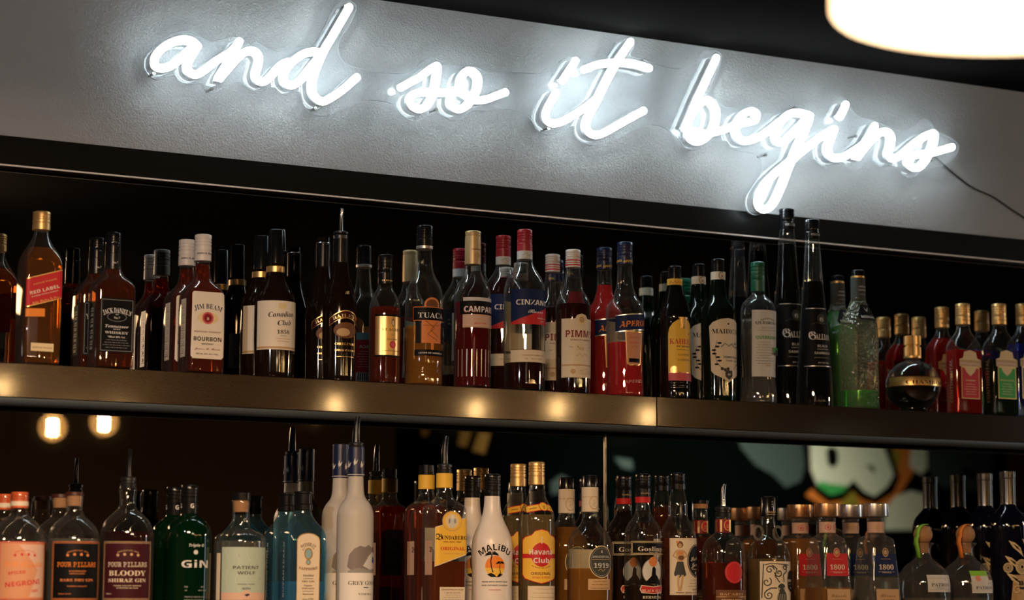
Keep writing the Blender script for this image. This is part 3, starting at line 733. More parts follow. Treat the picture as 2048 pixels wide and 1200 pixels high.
# cream-label bourbon, a pair
B = Bottle('whisky_bottle', 403, 630, YF, UP)
B.body([(500, 11), (522, 14), (534, 14.5, 14.5, 14.5), (552, 16.5, 16.5, 16.5), (562, 20, 20, 20), (574, 29, 29, 18), (586, 36, 36, 10), (598, 37.5, 37, 7), (700, 37.5, 37, 7), ('base', 37, 36.5, 7)], G)
B.fill(530, red_amber); B.cap(470, 523, 17, white_cap, 3)
B.label([('T', 'JAMES B. BEAM', 0, 508, 5, 'black', 'bold', dict(w=38))], 0, 'cap_lettering', .0003, rad=17.3)
B.label([('P', [(-33, 592), (-30, 588), (30, 588), (34, 592), (34, 716), (30, 721), (-30, 721), (-34, 716)], 'paper'), ('T', 'JIM BEAM', 0, 614, 15, 'navy', 'serif', dict(w=62, arc=80)),
         ('E', 0, 640, 22, 12, 'palegold'), ('E', 0, 640, 12, 12, 'rose'), ('E', 0, 640, 8.5, 8.5, 'darkred'), ('T', 'B', 0, 640, 8, 'cream', 'serif'), ('T', 'KENTUCKY STRAIGHT', 0, 667, 4.5, 'brown', 'bold', dict(w=56)),
         ('T', 'BOURBON', 0, 680, 12, 'black', 'bold', dict(w=58)), ('T', 'WHISKEY', 0, 691, 4.5, 'black', 'bold', dict(w=26)), ('T', 'James B. Beam', 0, 700, 6.5, 'darkred', 'script', dict(w=54)), ('T', '700 mL 37% ALC./VOL.', 0, 711, 4, 'black', 'bold', dict(w=48))])
for sd in (-1, 1):
    B.label([('R', -14, 600, 14, 716, 'paper')]+[z for k in range(7) for z in (('E', 0, 612+15*k, 6, 3.4, 'grey'), ('E', 0, 612+15*k, 4.8, 2.4, 'paper'), ('R', -9, 617.5+15*k, 9, 618.6+15*k, 'grey'))], sd*B.quarter(650), 'side_label')
B.label([('R', -14, 640, 14, 716, 'cream')], 2*B.quarter(650), 'back_label')
B.done('square bourbon bottle with cream label and white cap, front of its pair', 'white capped bourbon pair')
copy_bottle(B, 371, 634, row2(B), 'bourbon bottle with white cap, half hidden behind the one with the red seal')

# cream-label dark Canadian whisky, a pair
B = Bottle('whisky_bottle', 549, 650, YF, UP)
B.body([(480, 12), (535, 16), (546, 18), (560, 21), (572, 28), (584, 36), (597, 40), (612, 41), (700, 41), ('base', 39.5)], brown_glass)
B.cap(460, 534, 15.5, black_cap, 0); B.band(534, 546, 18.6, 'gold')
B.label([('R', -56, 606, 56, 703, 'paper'), ('R', -56, 697, 56, 701, 'tan'), ('R', -8, 611, 8, 622, 'palegold'), ('T', 'Canadian', 0, 630, 15, 'black', 'ital', dict(w=57, rot=3)),
         ('T', 'Club', 5, 647, 15, 'black', 'ital', dict(w=30, rot=3)), ('T', '1858', 3, 666, 11, 'black', 'serif', dict(w=27)), ('T', 'ORIGINAL', 3, 675, 3, 'grey', 'bold'), ('R', -12, 681, 18, 682, 'tan'), ('R', -10, 686, 16, 687, 'tan')])
B.label([('R', -20, 650, 30, 720, 'mist'), *B.lines(5, 655, 690, 8, 22, 'grey'), *[('R', -5+4*i, 698, -3+4*i, 718, 'black') for i in range(6)]], 2*B.quarter(660), 'back_label')
B.done('black whisky bottle with cream label and gold neck ring, front of its pair', 'cream label dark whisky pair')
copy_bottle(B, 520, 655, row2(B), 'black whisky bottle with cream label, behind its twin and left of it')

# Irish cream, a pair
B = Bottle('liqueur_bottle', 679, 650, YF, UP)
B.body([(466, 13.5), (500, 14), (535, 15.5), (555, 19), (578, 27), (600, 33), (616, 34.5), (700, 34), ('base', 33)], brown_glass)
B.pourer(417, 462, 478, 15, chrome, 4.6); B.band(478, 540, 15.2, black_foil, 'neck_foil')
B.label([('P', [(-36, 640)]+[(-36+6*i, 640-16*sin(pi*(i+0)/12)) for i in range(13)]+[(36, 640), (36, 656)]+[(36-6*i, 656-16*sin(pi*i/12)) for i in range(13)], 'gold'),
         ('P', [(-34.5, 641.5)]+[(-34.5+5.75*i, 641.5-15.5*sin(pi*(i+0)/12)) for i in range(13)]+[(34.5, 654)]+[(34.5-5.75*i, 654-15.5*sin(pi*i/12)) for i in range(13)], 'maroon'),
         ('T', 'BAILEYS', 0, 633, 10.5, 'gold', 'serif', dict(w=60, arc=64)), ('E', 0, 664, 26, 16, 'brown'), ('E', -6, 668, 14, 8, 'tan'), ('T', 'ORIGINAL', 0, 690, 7, 'gold', 'serif', dict(w=46)), ('T', 'IRISH CREAM', 0, 703, 5, 'gold', 'serif', dict(w=46)), ('R', -20, 716, 20, 717, 'gold')])
B.label([('T', 'B', 3, 586, 11, 'palegold', 'script')], .0, 'embossed_letter')
B.done('dark Irish cream bottle with chrome pourer and curved maroon label', 'dark Irish cream pair')
r = copy_bottle(B, 644, 655, row2(B), 'capped dark Irish cream bottle standing behind the one with the pourer', skip=('pourer',))
q = B.lathe('cap', [(478, 13), (479, 15), (510, 15), (512, 14)], black_cap); q.parent = r
q = B.lathe('cap_ring', [(476, 12), (476.4, 14), (477.6, 14.6), (478.2, 14)], silver_cap); q.parent = r

# small brandy with gold label
B = Bottle('brandy_bottle', 769, 660, YF, UP)
B.body([(540, 12), (568, 13.5), (576, 15), (586, 21), (600, 28), (614, 31), (630, 31.5), (700, 31), ('base', 30.5)], G)
B.fill(616, red_amber); B.cap(510, 569, 15.2, black_foil, 3)
B.label([('T', 'ST AGNES', 0, 562, 4, 'gold', 'bold', dict(w=26))], 0, 'cap_lettering', .0003, rad=15.5)
B.label([('R', -34, 632, 34, 716, 'black'), ('R', -33, 636, 33, 713, 'gold'), ('E', 4, 648, 3.4, 8, 'brown'), ('E', 4, 649, 2, 5.5, 'palegold'), ('T', 'ST AGNES', 3, 661, 8, 'brown', 'serif', dict(w=42)), ('T', 'VS', 3, 672, 5, 'brown', 'ital'), ('T', 'BRANDY', 3, 681, 3.5, 'brown', 'serif', dict(w=24)), ('E', 4, 692, 7, 7, 'red'), ('E', 4, 692, 5, 5, 'rose'), ('R', -18, 704, 24, 705, 'brown')])
B.done('small clear brandy bottle with gold foil label and black cap')

# vanilla liqueur with black and copper label
B = Bottle('liqueur_bottle', 848, 620, YF, UP)
B.body([(470, 12), (498, 14.5), (520, 15.5), (540, 17.5), (553, 22), (568, 31), (582, 36.5), (600, 38.5), (735, 38.5), (738, 37), (742, 38.5), (746, 37), (750, 38.5), ('base', 38)], G)
B.fill(655, gold_liq); B.cap(452, 494, 16.4, black_cap, 3); B.band(493, 499, 17, 'silver', 'cap_ring')
B.label([('E', 0, 614, 17, 15, 'copper'), ('E', 0, 614, 13, 11, 'brown'), ('R', -22, 640, 22, 690, 'copper'), ('L', [(-15, 645), (5, 660), (-10, 672), (12, 685)], 1.2, 'brown'), ('L', [(14, 645), (-4, 664), (14, 678)], 1.2, 'brown'), ('L', [(-18, 655), (18, 655)], .8, 'brown'),
         ('R', -40, 618, 40, 646, 'copper'), ('R', -39, 619.5, 39, 644.5, 'black'), ('T', 'TUACA', 0, 632, 16, 'white', 'serif', dict(w=58)), ('R', -33, 648, -24, 690, 'black'), ('R', 24, 648, 34, 690, 'black'), ('R', -36, 703, 36, 715, 'black'), ('T', 'LICOR DE VAINILLA', 0, 709, 4, 'white', 'bold', dict(w=54)), ('R', -3, 690, 3, 703, 'copper')])
B.label([('R', -36, 655, 36, 745, 'red'), ('R', -36, 640, 36, 655, 'sea'), ('T', 'TUACA', 6, 668, 9, 'white', 'bold', dict(w=36)), *B.lines(4, 680, 712, 7, 24, 'white'), ('R', -8, 724, 28, 742, 'white'), *[('R', -6+4*i, 725, -4+4*i, 741, 'black') for i in range(8)]], 2*B.quarter(680), 'back_label')
B.done('clear bottle of golden liqueur with black and copper label')

# red bitter aperitif
B = Bottle('liqueur_bottle', 945, 630, YF, UP)
B.body([(490, 12), (530, 15.5), (546, 17.5), (556, 22), (570, 31), (582, 36), (596, 37.3), (690, 37.3), (740, 36.5), (760, 37), ('base', 37)], G)
B.fill(607, bitter_red); B.cap(463, 492, 16, cream_cap, 2); B.band(491, 530, 16.3, cream_cap, 'neck_foil')
B.label([('T', 'CAMPARI', 0, 500, 4, 'brown', 'bold', dict(w=22)), ('E', 2, 513, 6, 6, 'tan')], 0, 'foil_lettering', .0003, rad=16.5)
B.label([('R', -37, 599, 38, 606, 'mist'), ('R', -45, 607, 45, 632, 'black'), ('T', 'CAMPARI', 0, 620, 18, 'rose', 'bold', dict(w=72)), ('T', 'CAMPARI', 0, 620, 16, 'white', 'bold', dict(w=69)), ('R', -38, 633, 38, 659, 'blush'), ('T', 'Milano', 0, 641, 6, 'tan', 'script'), ('T', 'BITTER', 0, 650, 4.5, 'rose', 'bold', dict(w=26)), ('R', -38, 656.5, 38, 658, 'tan')])
B.label([('R', -4.5+10*i-45, 702, -2.5+10*i-45, 756, prin('flute_glint', (.6, .5, .45), .15, .3)) for i in range(10)], 0, 'glass_flutes')  # pale strips painted as the glints on the flutes
B.label([('R', -30, 630, 30, 735, 'paper'), ('T', 'CAMPARI', 0, 645, 9, 'red', 'bold', dict(w=44)), *B.lines(0, 660, 720, 10, 24, 'grey')], 2*B.quarter(680), 'back_label')
B.done('bottle of red bitter with long cream cap and black and white label')

# red vermouth, a pair
B = Bottle('vermouth_bottle', 1049, 630, YF, UP)
B.body([(480, 12), (519, 15), (532, 17.5), (546, 27), (560, 36.5), (575, 41.5), (590, 42), (700, 42), ('base', 41)], G)
B.fill(728, dark_red); B.cap(460, 504, 15.2, red_cap, 3); B.band(503, 520, 15.6, 'mist')
B.label([('L', [(-12, 512), (-4, 508), (2, 514), (8, 509), (13, 512)], .8, 'grey')], 0, 'band_lettering', .0004, rad=15.8)
B.label([('R', -50, 583, 50, 653, 'navy'), ('P', [(-50, 653), (-50, 649), (50, 613), (50, 653)], 'red'), ('T', 'CINZANO', 0, 607, 15, 'white', 'bold', dict(w=76)), ('T', 'Rosso', 4, 625, 11, 'white', 'script', dict(w=36)), ('T', 'VERMOUTH', 18, 640, 3, 'white', 'bold', dict(w=24)), ('T', 'TORINO', 20, 646, 2.6, 'white', 'bold')])
B.label([('R', -50, 703, 50, 728, 'cream'), ('R', -50, 703, 50, 704, 'brown'), ('T', 'CINZANO TORINO 1757', 0, 714, 3.6, 'brown', 'serif', dict(w=50)), ('T', '1L   15% VOL', 0, 721, 3, 'brown', 'serif', dict(w=40))], 0, 'lower_label')
B.label([('R', -36, 600, 36, 700, 'cream'), *B.lines(0, 610, 690, 12, 28, 'grey')], 2*B.quarter(680), 'back_label')
B.done('red capped vermouth bottle with navy and red label, nearly empty', 'vermouth pair')
r = copy_bottle(B, 1006, 640, row2(B), 'full red capped vermouth bottle behind the nearly empty one', skip=('liquid',))
q = B.fill(548, dark_red); q.parent = r

# gin-based fruit cup, a pair
B = Bottle('liqueur_bottle', 1146, 650, YF, UP)
B.body([(510, 11), (536, 13.5), (560, 17), (578, 19.5), (588, 25), (600, 32), (612, 35), (630, 35.3), (720, 35), ('base', 34)], G)
B.fill(610, dark_red); B.cap(500, 536, 15, white_cap, 3)
B.label([('R', -40, 521, 40, 523, 'red'), ('R', -40, 526, 40, 527.5, 'red'), ('R', -40, 530, 40, 532.5, 'red'), ('T', 'No1', 6, 514, 8, 'tan', 'serif')], 0, 'cap_lettering', .0003, rad=15.3)
B.label([('P', [(-43, 641), (-14, 641), (-10, 634), (0, 631), (10, 634), (14, 641), (43, 641), (43, 758), (-43, 758)], 'cream'), ('E', 0, 643, 9, 10, 'palegold'), ('E', 0, 643, 6, 6, 'tan'), ('T', "PIMM'S", 0, 668, 20, 'darkred', 'bold', dict(w=66)), ('T', 'BORN IN LONDON', 0, 683, 3.6, 'darkred', 'bold', dict(w=46)),
         ('T', 'No', -3, 697, 14, 'tan', 'serif'), ('T', 'THE', -22, 697, 4, 'grey', 'serif'), ('T', 'CUP', 20, 697, 4, 'grey', 'serif'), ('L', [(-12, 716), (-4, 710), (0, 718), (6, 711), (14, 714)], 1.2, 'tan'), ('R', -43, 732, 43, 735, 'tan'), ('E', -18, 746, 5, 5, 'tan'), *B.lines(8, 741, 751, 4, 14, 'tan')])
B.done('dark bottle with white cap and cream label lettered in red, front of its pair', 'white capped fruit cup pair')
copy_bottle(B, 1105, 655, row2(B), 'dark bottle with white red-striped cap, behind its twin and beside the vermouth')

# orange-red aperitivo, a pair
B = Bottle('liqueur_bottle', 1250, 640, YF, UP)
B.body([(500, 12), (528, 14), (556, 15.5), (576, 17), (584, 20.5), (592, 22), (602, 29), (614, 37), (628, 39), (700, 36.5), (740, 35.5), (775, 37), ('base', 37)], G)
B.fill(687, bright_red); B.cap(485, 530, 15.6, navy_cap, 3)
B.label([('T', 'APEROL', 0, 523, 6.5, 'yellow', 'boldi', dict(w=24, rot=6)), ('T', 'APEROL', -26, 523, 6.5, 'yellow', 'boldi', dict(w=24, rot=6))], 0, 'cap_lettering', .0003, rad=15.9)
B.label([('P', slab(-41, 41, 635, 627, 34), 'silver'), ('P', slab(-41, 41, 637, 629, 30), 'navy'), ('T', 'APEROL', 0, 648, 17, 'orange', 'boldi', dict(w=66, rot=5))])
B.label([('P', [(-20, 666), (20, 666), (16, 731), (10, 734), (-10, 734), (-16, 731)], 'gold'), ('P', [(-18.5, 668), (18.5, 668), (14.5, 730), (9, 732), (-9, 732), (-14.5, 730)], 'peach'), ('T', 'APERITIVO', 0, 678, 4, 'rose', 'bold', dict(w=26)), ('T', 'APEROL', 0, 688, 5, 'rose', 'boldi', dict(w=24)), ('L', [(-8, 700), (0, 694), (8, 701)], 1, 'rose'), ('R', -12, 720, 12, 728, 'black')], 0, 'lower_label')
B.label([('T', 'APEROL', 0, 764, 9, prin('embossed_glint', (.8, .35, .3), .1, .3), 'boldi', dict(w=46, rot=4))], 0, 'embossed_lettering')  # raised lettering drawn in a painted glint colour
B.label([('R', -28, 640, 28, 700, 'mist')], 2*B.quarter(680), 'back_label')
B.done('half empty bright red aperitif bottle with navy cap and slanted blue label', 'bright red aperitif pair')
r = copy_bottle(B, 1209, 645, row2(B), 'full bright red aperitif bottle behind the half empty one', skip=('liquid',))
q = B.fill(562, bright_red); q.parent = r

# coffee liqueur
B = Bottle('liqueur_bottle', 1350, 690, YF, UP)
B.body([(545, 12), (572, 15), (584, 18), (600, 24), (618, 29.5), (632, 31), (640, 31), (643, 30), (750, 30.5), (765, 31.5), (768, 30.5), (774, 31.5), (777, 30.5), (783, 31.5), ('base', 31)], dark_glass)
B.cap(533, 560, 13.6, black_cap, 3); B.band(559, 573, 15.2, 'yellow')
B.label([('L', [(-20+4*i, 569-5*(i % 2)) for i in range(11)], 1.3, 'red')], 0, 'band_zigzag', .0004, rad=15.3)
B.label([('P', [(-31, 764), (-31, 672), (-29, 660), (-22, 650), (-12, 643), (-8, 642), (-8, 638), (8, 638), (8, 642), (12, 643), (22, 650), (29, 660), (31, 672), (31, 764)], 'yellow'), ('R', -7, 637, 7, 660, 'gold'), ('T', 'KAHLUA', 0, 683, 16, 'red', 'serif', dict(w=56)), ('L', [(14, 673), (18, 668)], 1.8, 'red'), ('T', 'DE MEXICO', 4, 695, 4.5, 'brown', 'bold', dict(w=36)),
         ('R', -14, 702, 14, 702.8, 'brown'), ('T', 'COFFEE', 2, 711, 6.5, 'brown', 'mono', dict(w=26)), ('T', 'LIQUEUR', 2, 721, 6.5, 'brown', 'mono', dict(w=28)), ('E', -19, 743, 8, 8, 'gold'), ('E', -19, 743, 5.5, 5.5, 'tan'), ('R', -31, 747, 31, 764, 'rose'), ('R', -31, 747, 31, 748.5, 'gold'), ('E', -19, 743, 6, 6, 'gold')])
B.done('black coffee liqueur bottle with orange arched label and zigzag neck band')

# cream-label vermouth, a pair
B = Bottle('vermouth_bottle', 1437, 680, YF, UP)
B.body([(530, 12), (560, 14.5), (580, 16.5), (594, 18), (602, 23), (612, 30), (624, 34.5), (640, 35.5), (740, 35.5), ('base', 34.5)], green_blk)
B.cap(519, 546, 13.6, black_cap, 2); B.band(545, 561, 14.6, 'cream')
B.label([('E', 0, 553, 7.5, 7.5, 'black'), ('E', 0, 553, 6.5, 6.5, 'cream'), ('T', 'M', 0, 553, 7, 'black', 'serif')], 0, 'band_crest', .0004, rad=14.8)
B.label([('P', [(-40, 656), (-32, 648), (-16, 642), (0, 640), (16, 642), (32, 648), (40, 656), (36, 745), (30, 752), (12, 760), (0, 768), (-12, 760), (-30, 752), (-36, 745)], 'cream'), ('T', 'MAIDENII', 0, 664, 14, 'black', 'serif', dict(w=68)), ('R', -2, 650, 2, 653, 'black'),
         *[('E', -25+6*cos(i*1.3), 690+i*7, 4.5, 2, 'black') for i in range(7)], *[('E', 25-6*cos(i*1.3), 690+i*7, 4.5, 2, 'grey') for i in range(7)], ('L', [(-24, 686), (-29, 705), (-24, 730), (-12, 742)], .8, 'black'), ('L', [(24, 686), (29, 705), (24, 730), (12, 742)], .8, 'black'), *[('E', -14+6*i, 741+2*(i % 2), 3.2, 3.2, 'slate') for i in range(3)],
         ('L', [(-16, 698), (-8, 690), (0, 696), (8, 690), (16, 698)], 2, 'grey'), ('T', 'VERMOUTH', 2, 716, 7, 'black', 'mono', dict(w=28)), ('T', 'CLASSIC', 2, 724, 4, 'black', 'serif'), ('P', [(-8, 744), (8, 744), (8, 756), (0, 763), (-8, 756)], 'slate'), ('T', '60', 0, 751, 6, 'cream', 'serif')])
B.done('dark vermouth bottle with cream shield label and wreath, front of its pair', 'cream label vermouth pair')
copy_bottle(B, 1398, 686, row2(B), 'dark vermouth bottle with crested neck band, behind its shield label twin')

# clear pisco
B = Bottle('pisco_bottle', 1517, 690, YF, UP)
B.body([(540, 11), (583, 13), (590, 14), (598, 22), (606, 31), (618, 35), (632, 35.5), (700, 34.5), (745, 32), (770, 33.5), (785, 36), ('base', 35.5)], G)
B.fill(640, clear_liq); B.cap(525, 584, 14.2, green_cap, 3)
B.label([('R', -34, 624, 34, 756, 'mist'), ('T', 'SANTIAGO', 0, 640, 5, 'black', 'serif', dict(w=34, arc=40)), ('T', 'QUEIROLO', 0, 648, 8, 'black', 'serif', dict(w=54)), ('T', 'PISCO PERU', 0, 659, 4, 'grey', 'serif', dict(w=30)), ('R', -24, 664, 24, 664.8, 'grey'), ('T', 'QUEBRANTA', 0, 677, 9, 'green', 'bold', dict(w=52)), *B.lines(-8, 688, 730, 9, 18, 'grey'), *[('E', 14+5*(i % 4), 700+5*(i//4), 3, 3, 'green' if i < 5 else 'slate') for i in range(12)], ('T', 'ORIGEN', 0, 733, 3.5, 'tan', 'serif')])
B.label([('R', -30, 665, 36, 755, 'cream'), *B.lines(0, 672, 745, 10, 26, 'grey')], 2*B.quarter(690), 'back_label')
B.done('clear pisco bottle with green cap and white label')

# tall tapering black sambuca, a pair
B = Bottle('liqueur_bottle', 1627, 640, YF, UP)
B.body([(460, 12), (478, 14.2), (500, 15.5), (560, 19.5), (620, 25), (735, 33.5), (785, 36.5), ('base', 36.5)], G)
B.fill(565, liquid('black_liqueur', (.004, .003, .004), .5)); B.cap(440, 479, 14.6, black_cap, 3)
B.label([('T', 'GALLIANO', 0, 470, 6, 'mist', 'goth', dict(w=24))], 0, 'cap_lettering', .0003, rad=14.9)
B.label([('R', -44, 619, 44, 737, 'black'), ('R', -32, 619, 32, 620.4, 'silver'), ('R', -42, 734.5, 42, 736, 'silver'), ('E', 0, 640, 9, 10, 'slate'), ('T', 'G', 0, 640, 11, 'mist', 'goth'), ('L', [(-22, 652), (-12, 648), (0, 651), (12, 648), (22, 652)], 1, 'slate'), ('T', 'G', -21, 671, 22, 'white', 'goth'), ('T', 'ALLIANO', 6, 674, 17, 'white', 'serif', dict(w=42)), ('T', 'BLACK', 0, 694, 7, 'mist', 'bold', dict(w=24)), ('T', 'LIQUORE DI', 0, 701, 2.8, 'mist', 'bold', dict(w=26)), ('T', 'SAMBUCA', 0, 708, 7, 'mist', 'bold', dict(w=38)), ('T', 'LIQUEUR PRODUCT OF ITALY', 0, 718, 2.5, 'grey', 'bold', dict(w=40)), ('T', '30% ALC/VOL', 0, 728, 4, 'mist', 'bold', dict(w=26))])
B.done('tall tapering black liqueur bottle with silver gothic lettering, right one of two', 'tall black liqueur pair')
r = copy_bottle(B, 1576, 640, -.056, 'taller tapering black liqueur bottle with silver lettering, left one of two', skip=('liquid',), scale=1.09)
q = B.fill(507, MATS['black_liqueur']); q.parent = r

# melon liqueur, a pair
B = Bottle('liqueur_bottle', 1718, 700, YF, UP)
B.body([(550, 11), (558, 12.5), (590, 13.5), (602, 15.5), (614, 20), (630, 29), (642, 35), (656, 38.5), (672, 39), (760, 38), ('base', 39)], G_tex)
B.fill(783, melon); B.cap(541, 554, 13.4, black_cap, 0); B.band(553, 557, 14, 'gold', 'cap_ring'); B.band(557, 600, 14.6, 'slate', 'neck_label')
B.label([('T', 'MELON', 2, 574, 4.5, 'mist', 'serif', dict(w=20)), ('T', 'LIQUEUR', 2, 581, 4.5, 'mist', 'serif', dict(w=22)), ('R', -8, 590, 12, 591, 'grey')], 0, 'neck_lettering', .0003, rad=14.8)
B.label([('P', [(-9, 612), (9, 612), (22, 636), (19, 643), (-19, 643), (-22, 636)], 'black'), ('L', [(-4, 618), (0, 626), (4, 618)], 1.4, 'mist'), ('T', 'MIDORI', 0, 636, 7.5, 'mist', 'serif', dict(w=32))], 0, 'shoulder_label', .0009)
B.done('nearly empty rippled glass melon liqueur bottle with green in the bottom', 'melon liqueur pair')
r = copy_bottle(B, 1677, 705, row2(B), 'full bright green melon liqueur bottle behind the nearly empty one', skip=('liquid',))
q = B.fill(615, melon); q.parent = r

# spherical raspberry liqueur
B = Bottle('liqueur_bottle', 1826, 772, -.135, UP)
sp = [(772-52*cos(t), max(55*sin(t), 13)) for t in [pi*(.08+.035*i) for i in range(25)]]
B.body([(712, 13)]+[p for p in sp if p[0] > 716 and p[0] < 818]+[(817, 27), ('base', 29)], G)
B.fill(776, liquid('black_raspberry', (.012, .003, .006), .5))
B.lathe('crown_cap', [(672, 12), (673, 16), (690, 16), (691, 13.5), (694, 13.5), (695, 16), (712, 16), (714, 13)], gold_cap, flute=.06, smooth=20)
B.lathe('collar', [(712, 15), (713, 18), (717, 18), (718, 15)], gold_cap)
B.label([('R', -90, 757, 90, 776, 'gold'), ('T', 'CHAMBORD', 0, 767, 11, 'black', 'serif', dict(w=102)), ('R', -90, 757, 90, 758.2, 'brown'), ('R', -90, 774.8, 90, 776, 'brown')], 0, 'gold_belt', .0008)
B.label([('E', 4, 735, 10, 8, 'black'), ('E', 4, 735, 7, 5.5, 'slate')], 0, 'shoulder_seal', .0010)
B.done('round ball shaped raspberry liqueur bottle with gold belt and fluted gold cap')

# flat liqueur flasks: two red, one green, one blue
def flask(ax, ay, Y, pcol, liq, lev, word, label):
    B = Bottle('liqueur_bottle', ax, ay, Y, UP)
    B.body([(625, 12), (649, 12.5), (660, 13.5, 13.5, 13.5), (667, 17, 15, 15), (676, 25, 17, 15), (688, 31.5, 18.5, 9), (700, 34, 19, 6), (780, 34, 19, 5), ('base', 33.5, 18.5, 5)], G)
    B.fill(lev, liq); B.cap(608, 650, 14.6, gold_cap, 3)
    B.label([('T', 'Continental', 0, 640, 6, 'brown', 'script', dict(w=24))], 0, 'cap_lettering', .0003, rad=14.9)
    B.label([('R', -23, 736, 23, 799, 'gold'), ('R', -21.5, 738, 21.5, 797.5, pcol), ('P', [(-15, 706), (0, 702), (15, 706), (18, 718), (27, 721), (27, 735), (16, 736), (10, 746), (0, 754), (-10, 746), (-16, 736), (-27, 735), (-27, 721), (-18, 718)], 'palegold'), ('R', -26, 722, 26, 734, 'tan'), ('T', 'CONTINENTAL', 0, 728, 7, 'white', 'serif', dict(w=49)), ('T', word, 0, 762, 4, 'palegold', 'bold', dict(max=36)), *B.lines(0, 770, 790, 5, 15, 'palegold')])
    B.label([('T', 'CONTINENTAL', 0, 764, 12, prin('side_emboss', (.45, .30, .26), .12, .4), 'bold', dict(w=86, rot=90))], -B.quarter(760), 'embossed_lettering')
    B.done(label, 'flat gold capped liqueur flasks'); return B
B = flask(1928, 740, YF, 'red', rasp_red, 702, 'STRAWBERRY', 'gold capped flask of red liqueur with red label, in front beside the ball bottle')
r = copy_bottle(B, 1886, 740, row2(B), 'full gold capped flask of red liqueur, standing behind the front red one', skip=('liquid',))
q = B.fill(672, rasp_red); q.parent = r
flask(2001, 745, YF, 'green', dk_green, 722, 'CREME DE MENTHE', 'gold capped flask of dark liqueur with green label, near the right end')
flask(2049, 745, YF+.07, 'blue', blue_liq, 690, 'BLUE CURACAO', 'gold capped flask of blue liqueur cut by the right edge of the photo')

# ================================================================== LOWER SHELF
YL = LM-0.152
def pillars(ax, ycap, cap, lab, tint, lev, liq, name='gin_bottle', dy=0):
    B = Bottle(name, ax, 1100, YL, LO); d = dy
    B.body([(985+d, 16), (990+d, 18), (1000+d, 17.5), (1012+d, 16), (1024+d, 16.5), (1030+d, 19), (1033+d, 21), (1042+d, 33), (1054+d, 44), (1068+d, 51), (1084+d, 54), (1180, 54.5), ('base', 53)], G)
    if lev: B.fill(lev, liq)
    return B
def pillar_label(B, bg, fg, edge, l2, l3, f3, off=0):
    S_ = [('R', -54, 1084, 54, 1200, edge), ('R', -53, 1085, 53, 1199, bg), B.frame(-51, 1087, 51, 1197, .9, edge), ('T', 'PROUDLY EST. 2013', 0, 1101, 3.6, edge, 'serif', dict(w=44, arc=52))]
    S_ += [('E', -20+13.3*i, 1111-1.5*(i in (1, 2)), 2.8, 2.8, edge) for i in range(4)]
    S_ += [('T', 'FOUR PILLARS', 0, 1126, 16, fg, 'mono', dict(w=82))]
    S_ += [('T', t, u, y, h, f3, st, dict(w=w, **kw)) for t, u, y, h, st, w, kw in l3]
    B.label(S_, off)
    B.label([('R', -22, 1090, 22, 1196, 'mist'), *B.lines(0, 1096, 1150, 9, 18, 'grey'), *[('R', -14+4*i, 1160, -12+4*i, 1186, 'black') for i in range(7)]], 2*B.quarter(1150), 'back_label')
# spiced negroni gin, a pair
B = pillars(36, 986, None, None, None, 1084, clear_liq)
B.lathe('stopper', [(984, 14), (985, 17.2), (1016, 17.4), (1017, 15)], orange_cap)
B.label([('R', -70, 1003, 70, 1012, 'cream')], 0, 'stopper_band', .0003, rad=17.6)
pillar_label(B, 'peach', 'orange', 'red', None, [('SPICED', -16, 1144, 8.5, 'bold', 34, dict(rot=6)), ('NEGRONI', -2, 1164, 14, 'bold', 72, dict(rot=6)), ('GIN', 22, 1180, 7, 'bold', 14, dict(rot=6))], 'red')
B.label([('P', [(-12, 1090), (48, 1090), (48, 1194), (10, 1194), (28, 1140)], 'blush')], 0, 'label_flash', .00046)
B.done('round gin bottle with orange stopper and pale orange label, leftmost on the lower shelf', 'orange stoppered gin pair')
copy_bottle(B, 6, 1100, row2(B), 'gin bottle with orange stopper cut by the left edge, behind its twin')
# rare dry gin: two behind one
B = pillars(146, 990, None, None, None, 1078, clear_liq)
B.lathe('stopper', [(984, 15), (985, 18.5), (991, 18.5), (992, 16)], prin('dark_red_wood', (.06, .012, .008), .4))
B.lathe('cork', [(992, 15), (1012, 14.5)], cork)
pillar_label(B, 'black', 'orange', 'copper', None, [('AUSTRALIAN', 0, 1142, 3.4, 'bold', 34, {}), ('DISTILLERY', 0, 1147, 3.4, 'bold', 30, {}), ('RARE DRY GIN', 0, 1159, 7.5, 'serif', 68, {}), ('YARRA VALLEY', 0, 1172, 3, 'bold', 40, {}), ('700ml  41.8%', -24, 1187, 3, 'bold', 26, {})], 'copper', -6)
B.done('round clear gin bottle with black label lettered in orange, front one', 'black label gin pair')
copy_bottle(B, 118, 1100, row2(B), 'black label gin bottle with dark stopper, half hidden left behind the front one')
# plum coloured gin with pourer
B2_ = pillars(253, 975, None, None, None, 1063, plum, dy=-12)
B = B2_
B.pourer(899, 953, 976, 15.5, black_cap, 5.5, 2)
pillar_label(B, 'maroon', 'cream', 'tan', None, [('BLOODY', 0, 1144, 15, 'serif', 76, {}), ('SHIRAZ GIN', 0, 1159, 10.5, 'serif', 78, {}), ('YARRA VALLEY SHIRAZ', 0, 1171, 2.8, 'bold', 56, {}), ('STEEPED IN GIN', 0, 1175.5, 2.8, 'bold', 42, {}), ('700ml', -38, 1187, 3, 'bold', 12, {})], 'cream', -14)
B.done('gin bottle with plum label, dark contents and a black pourer')

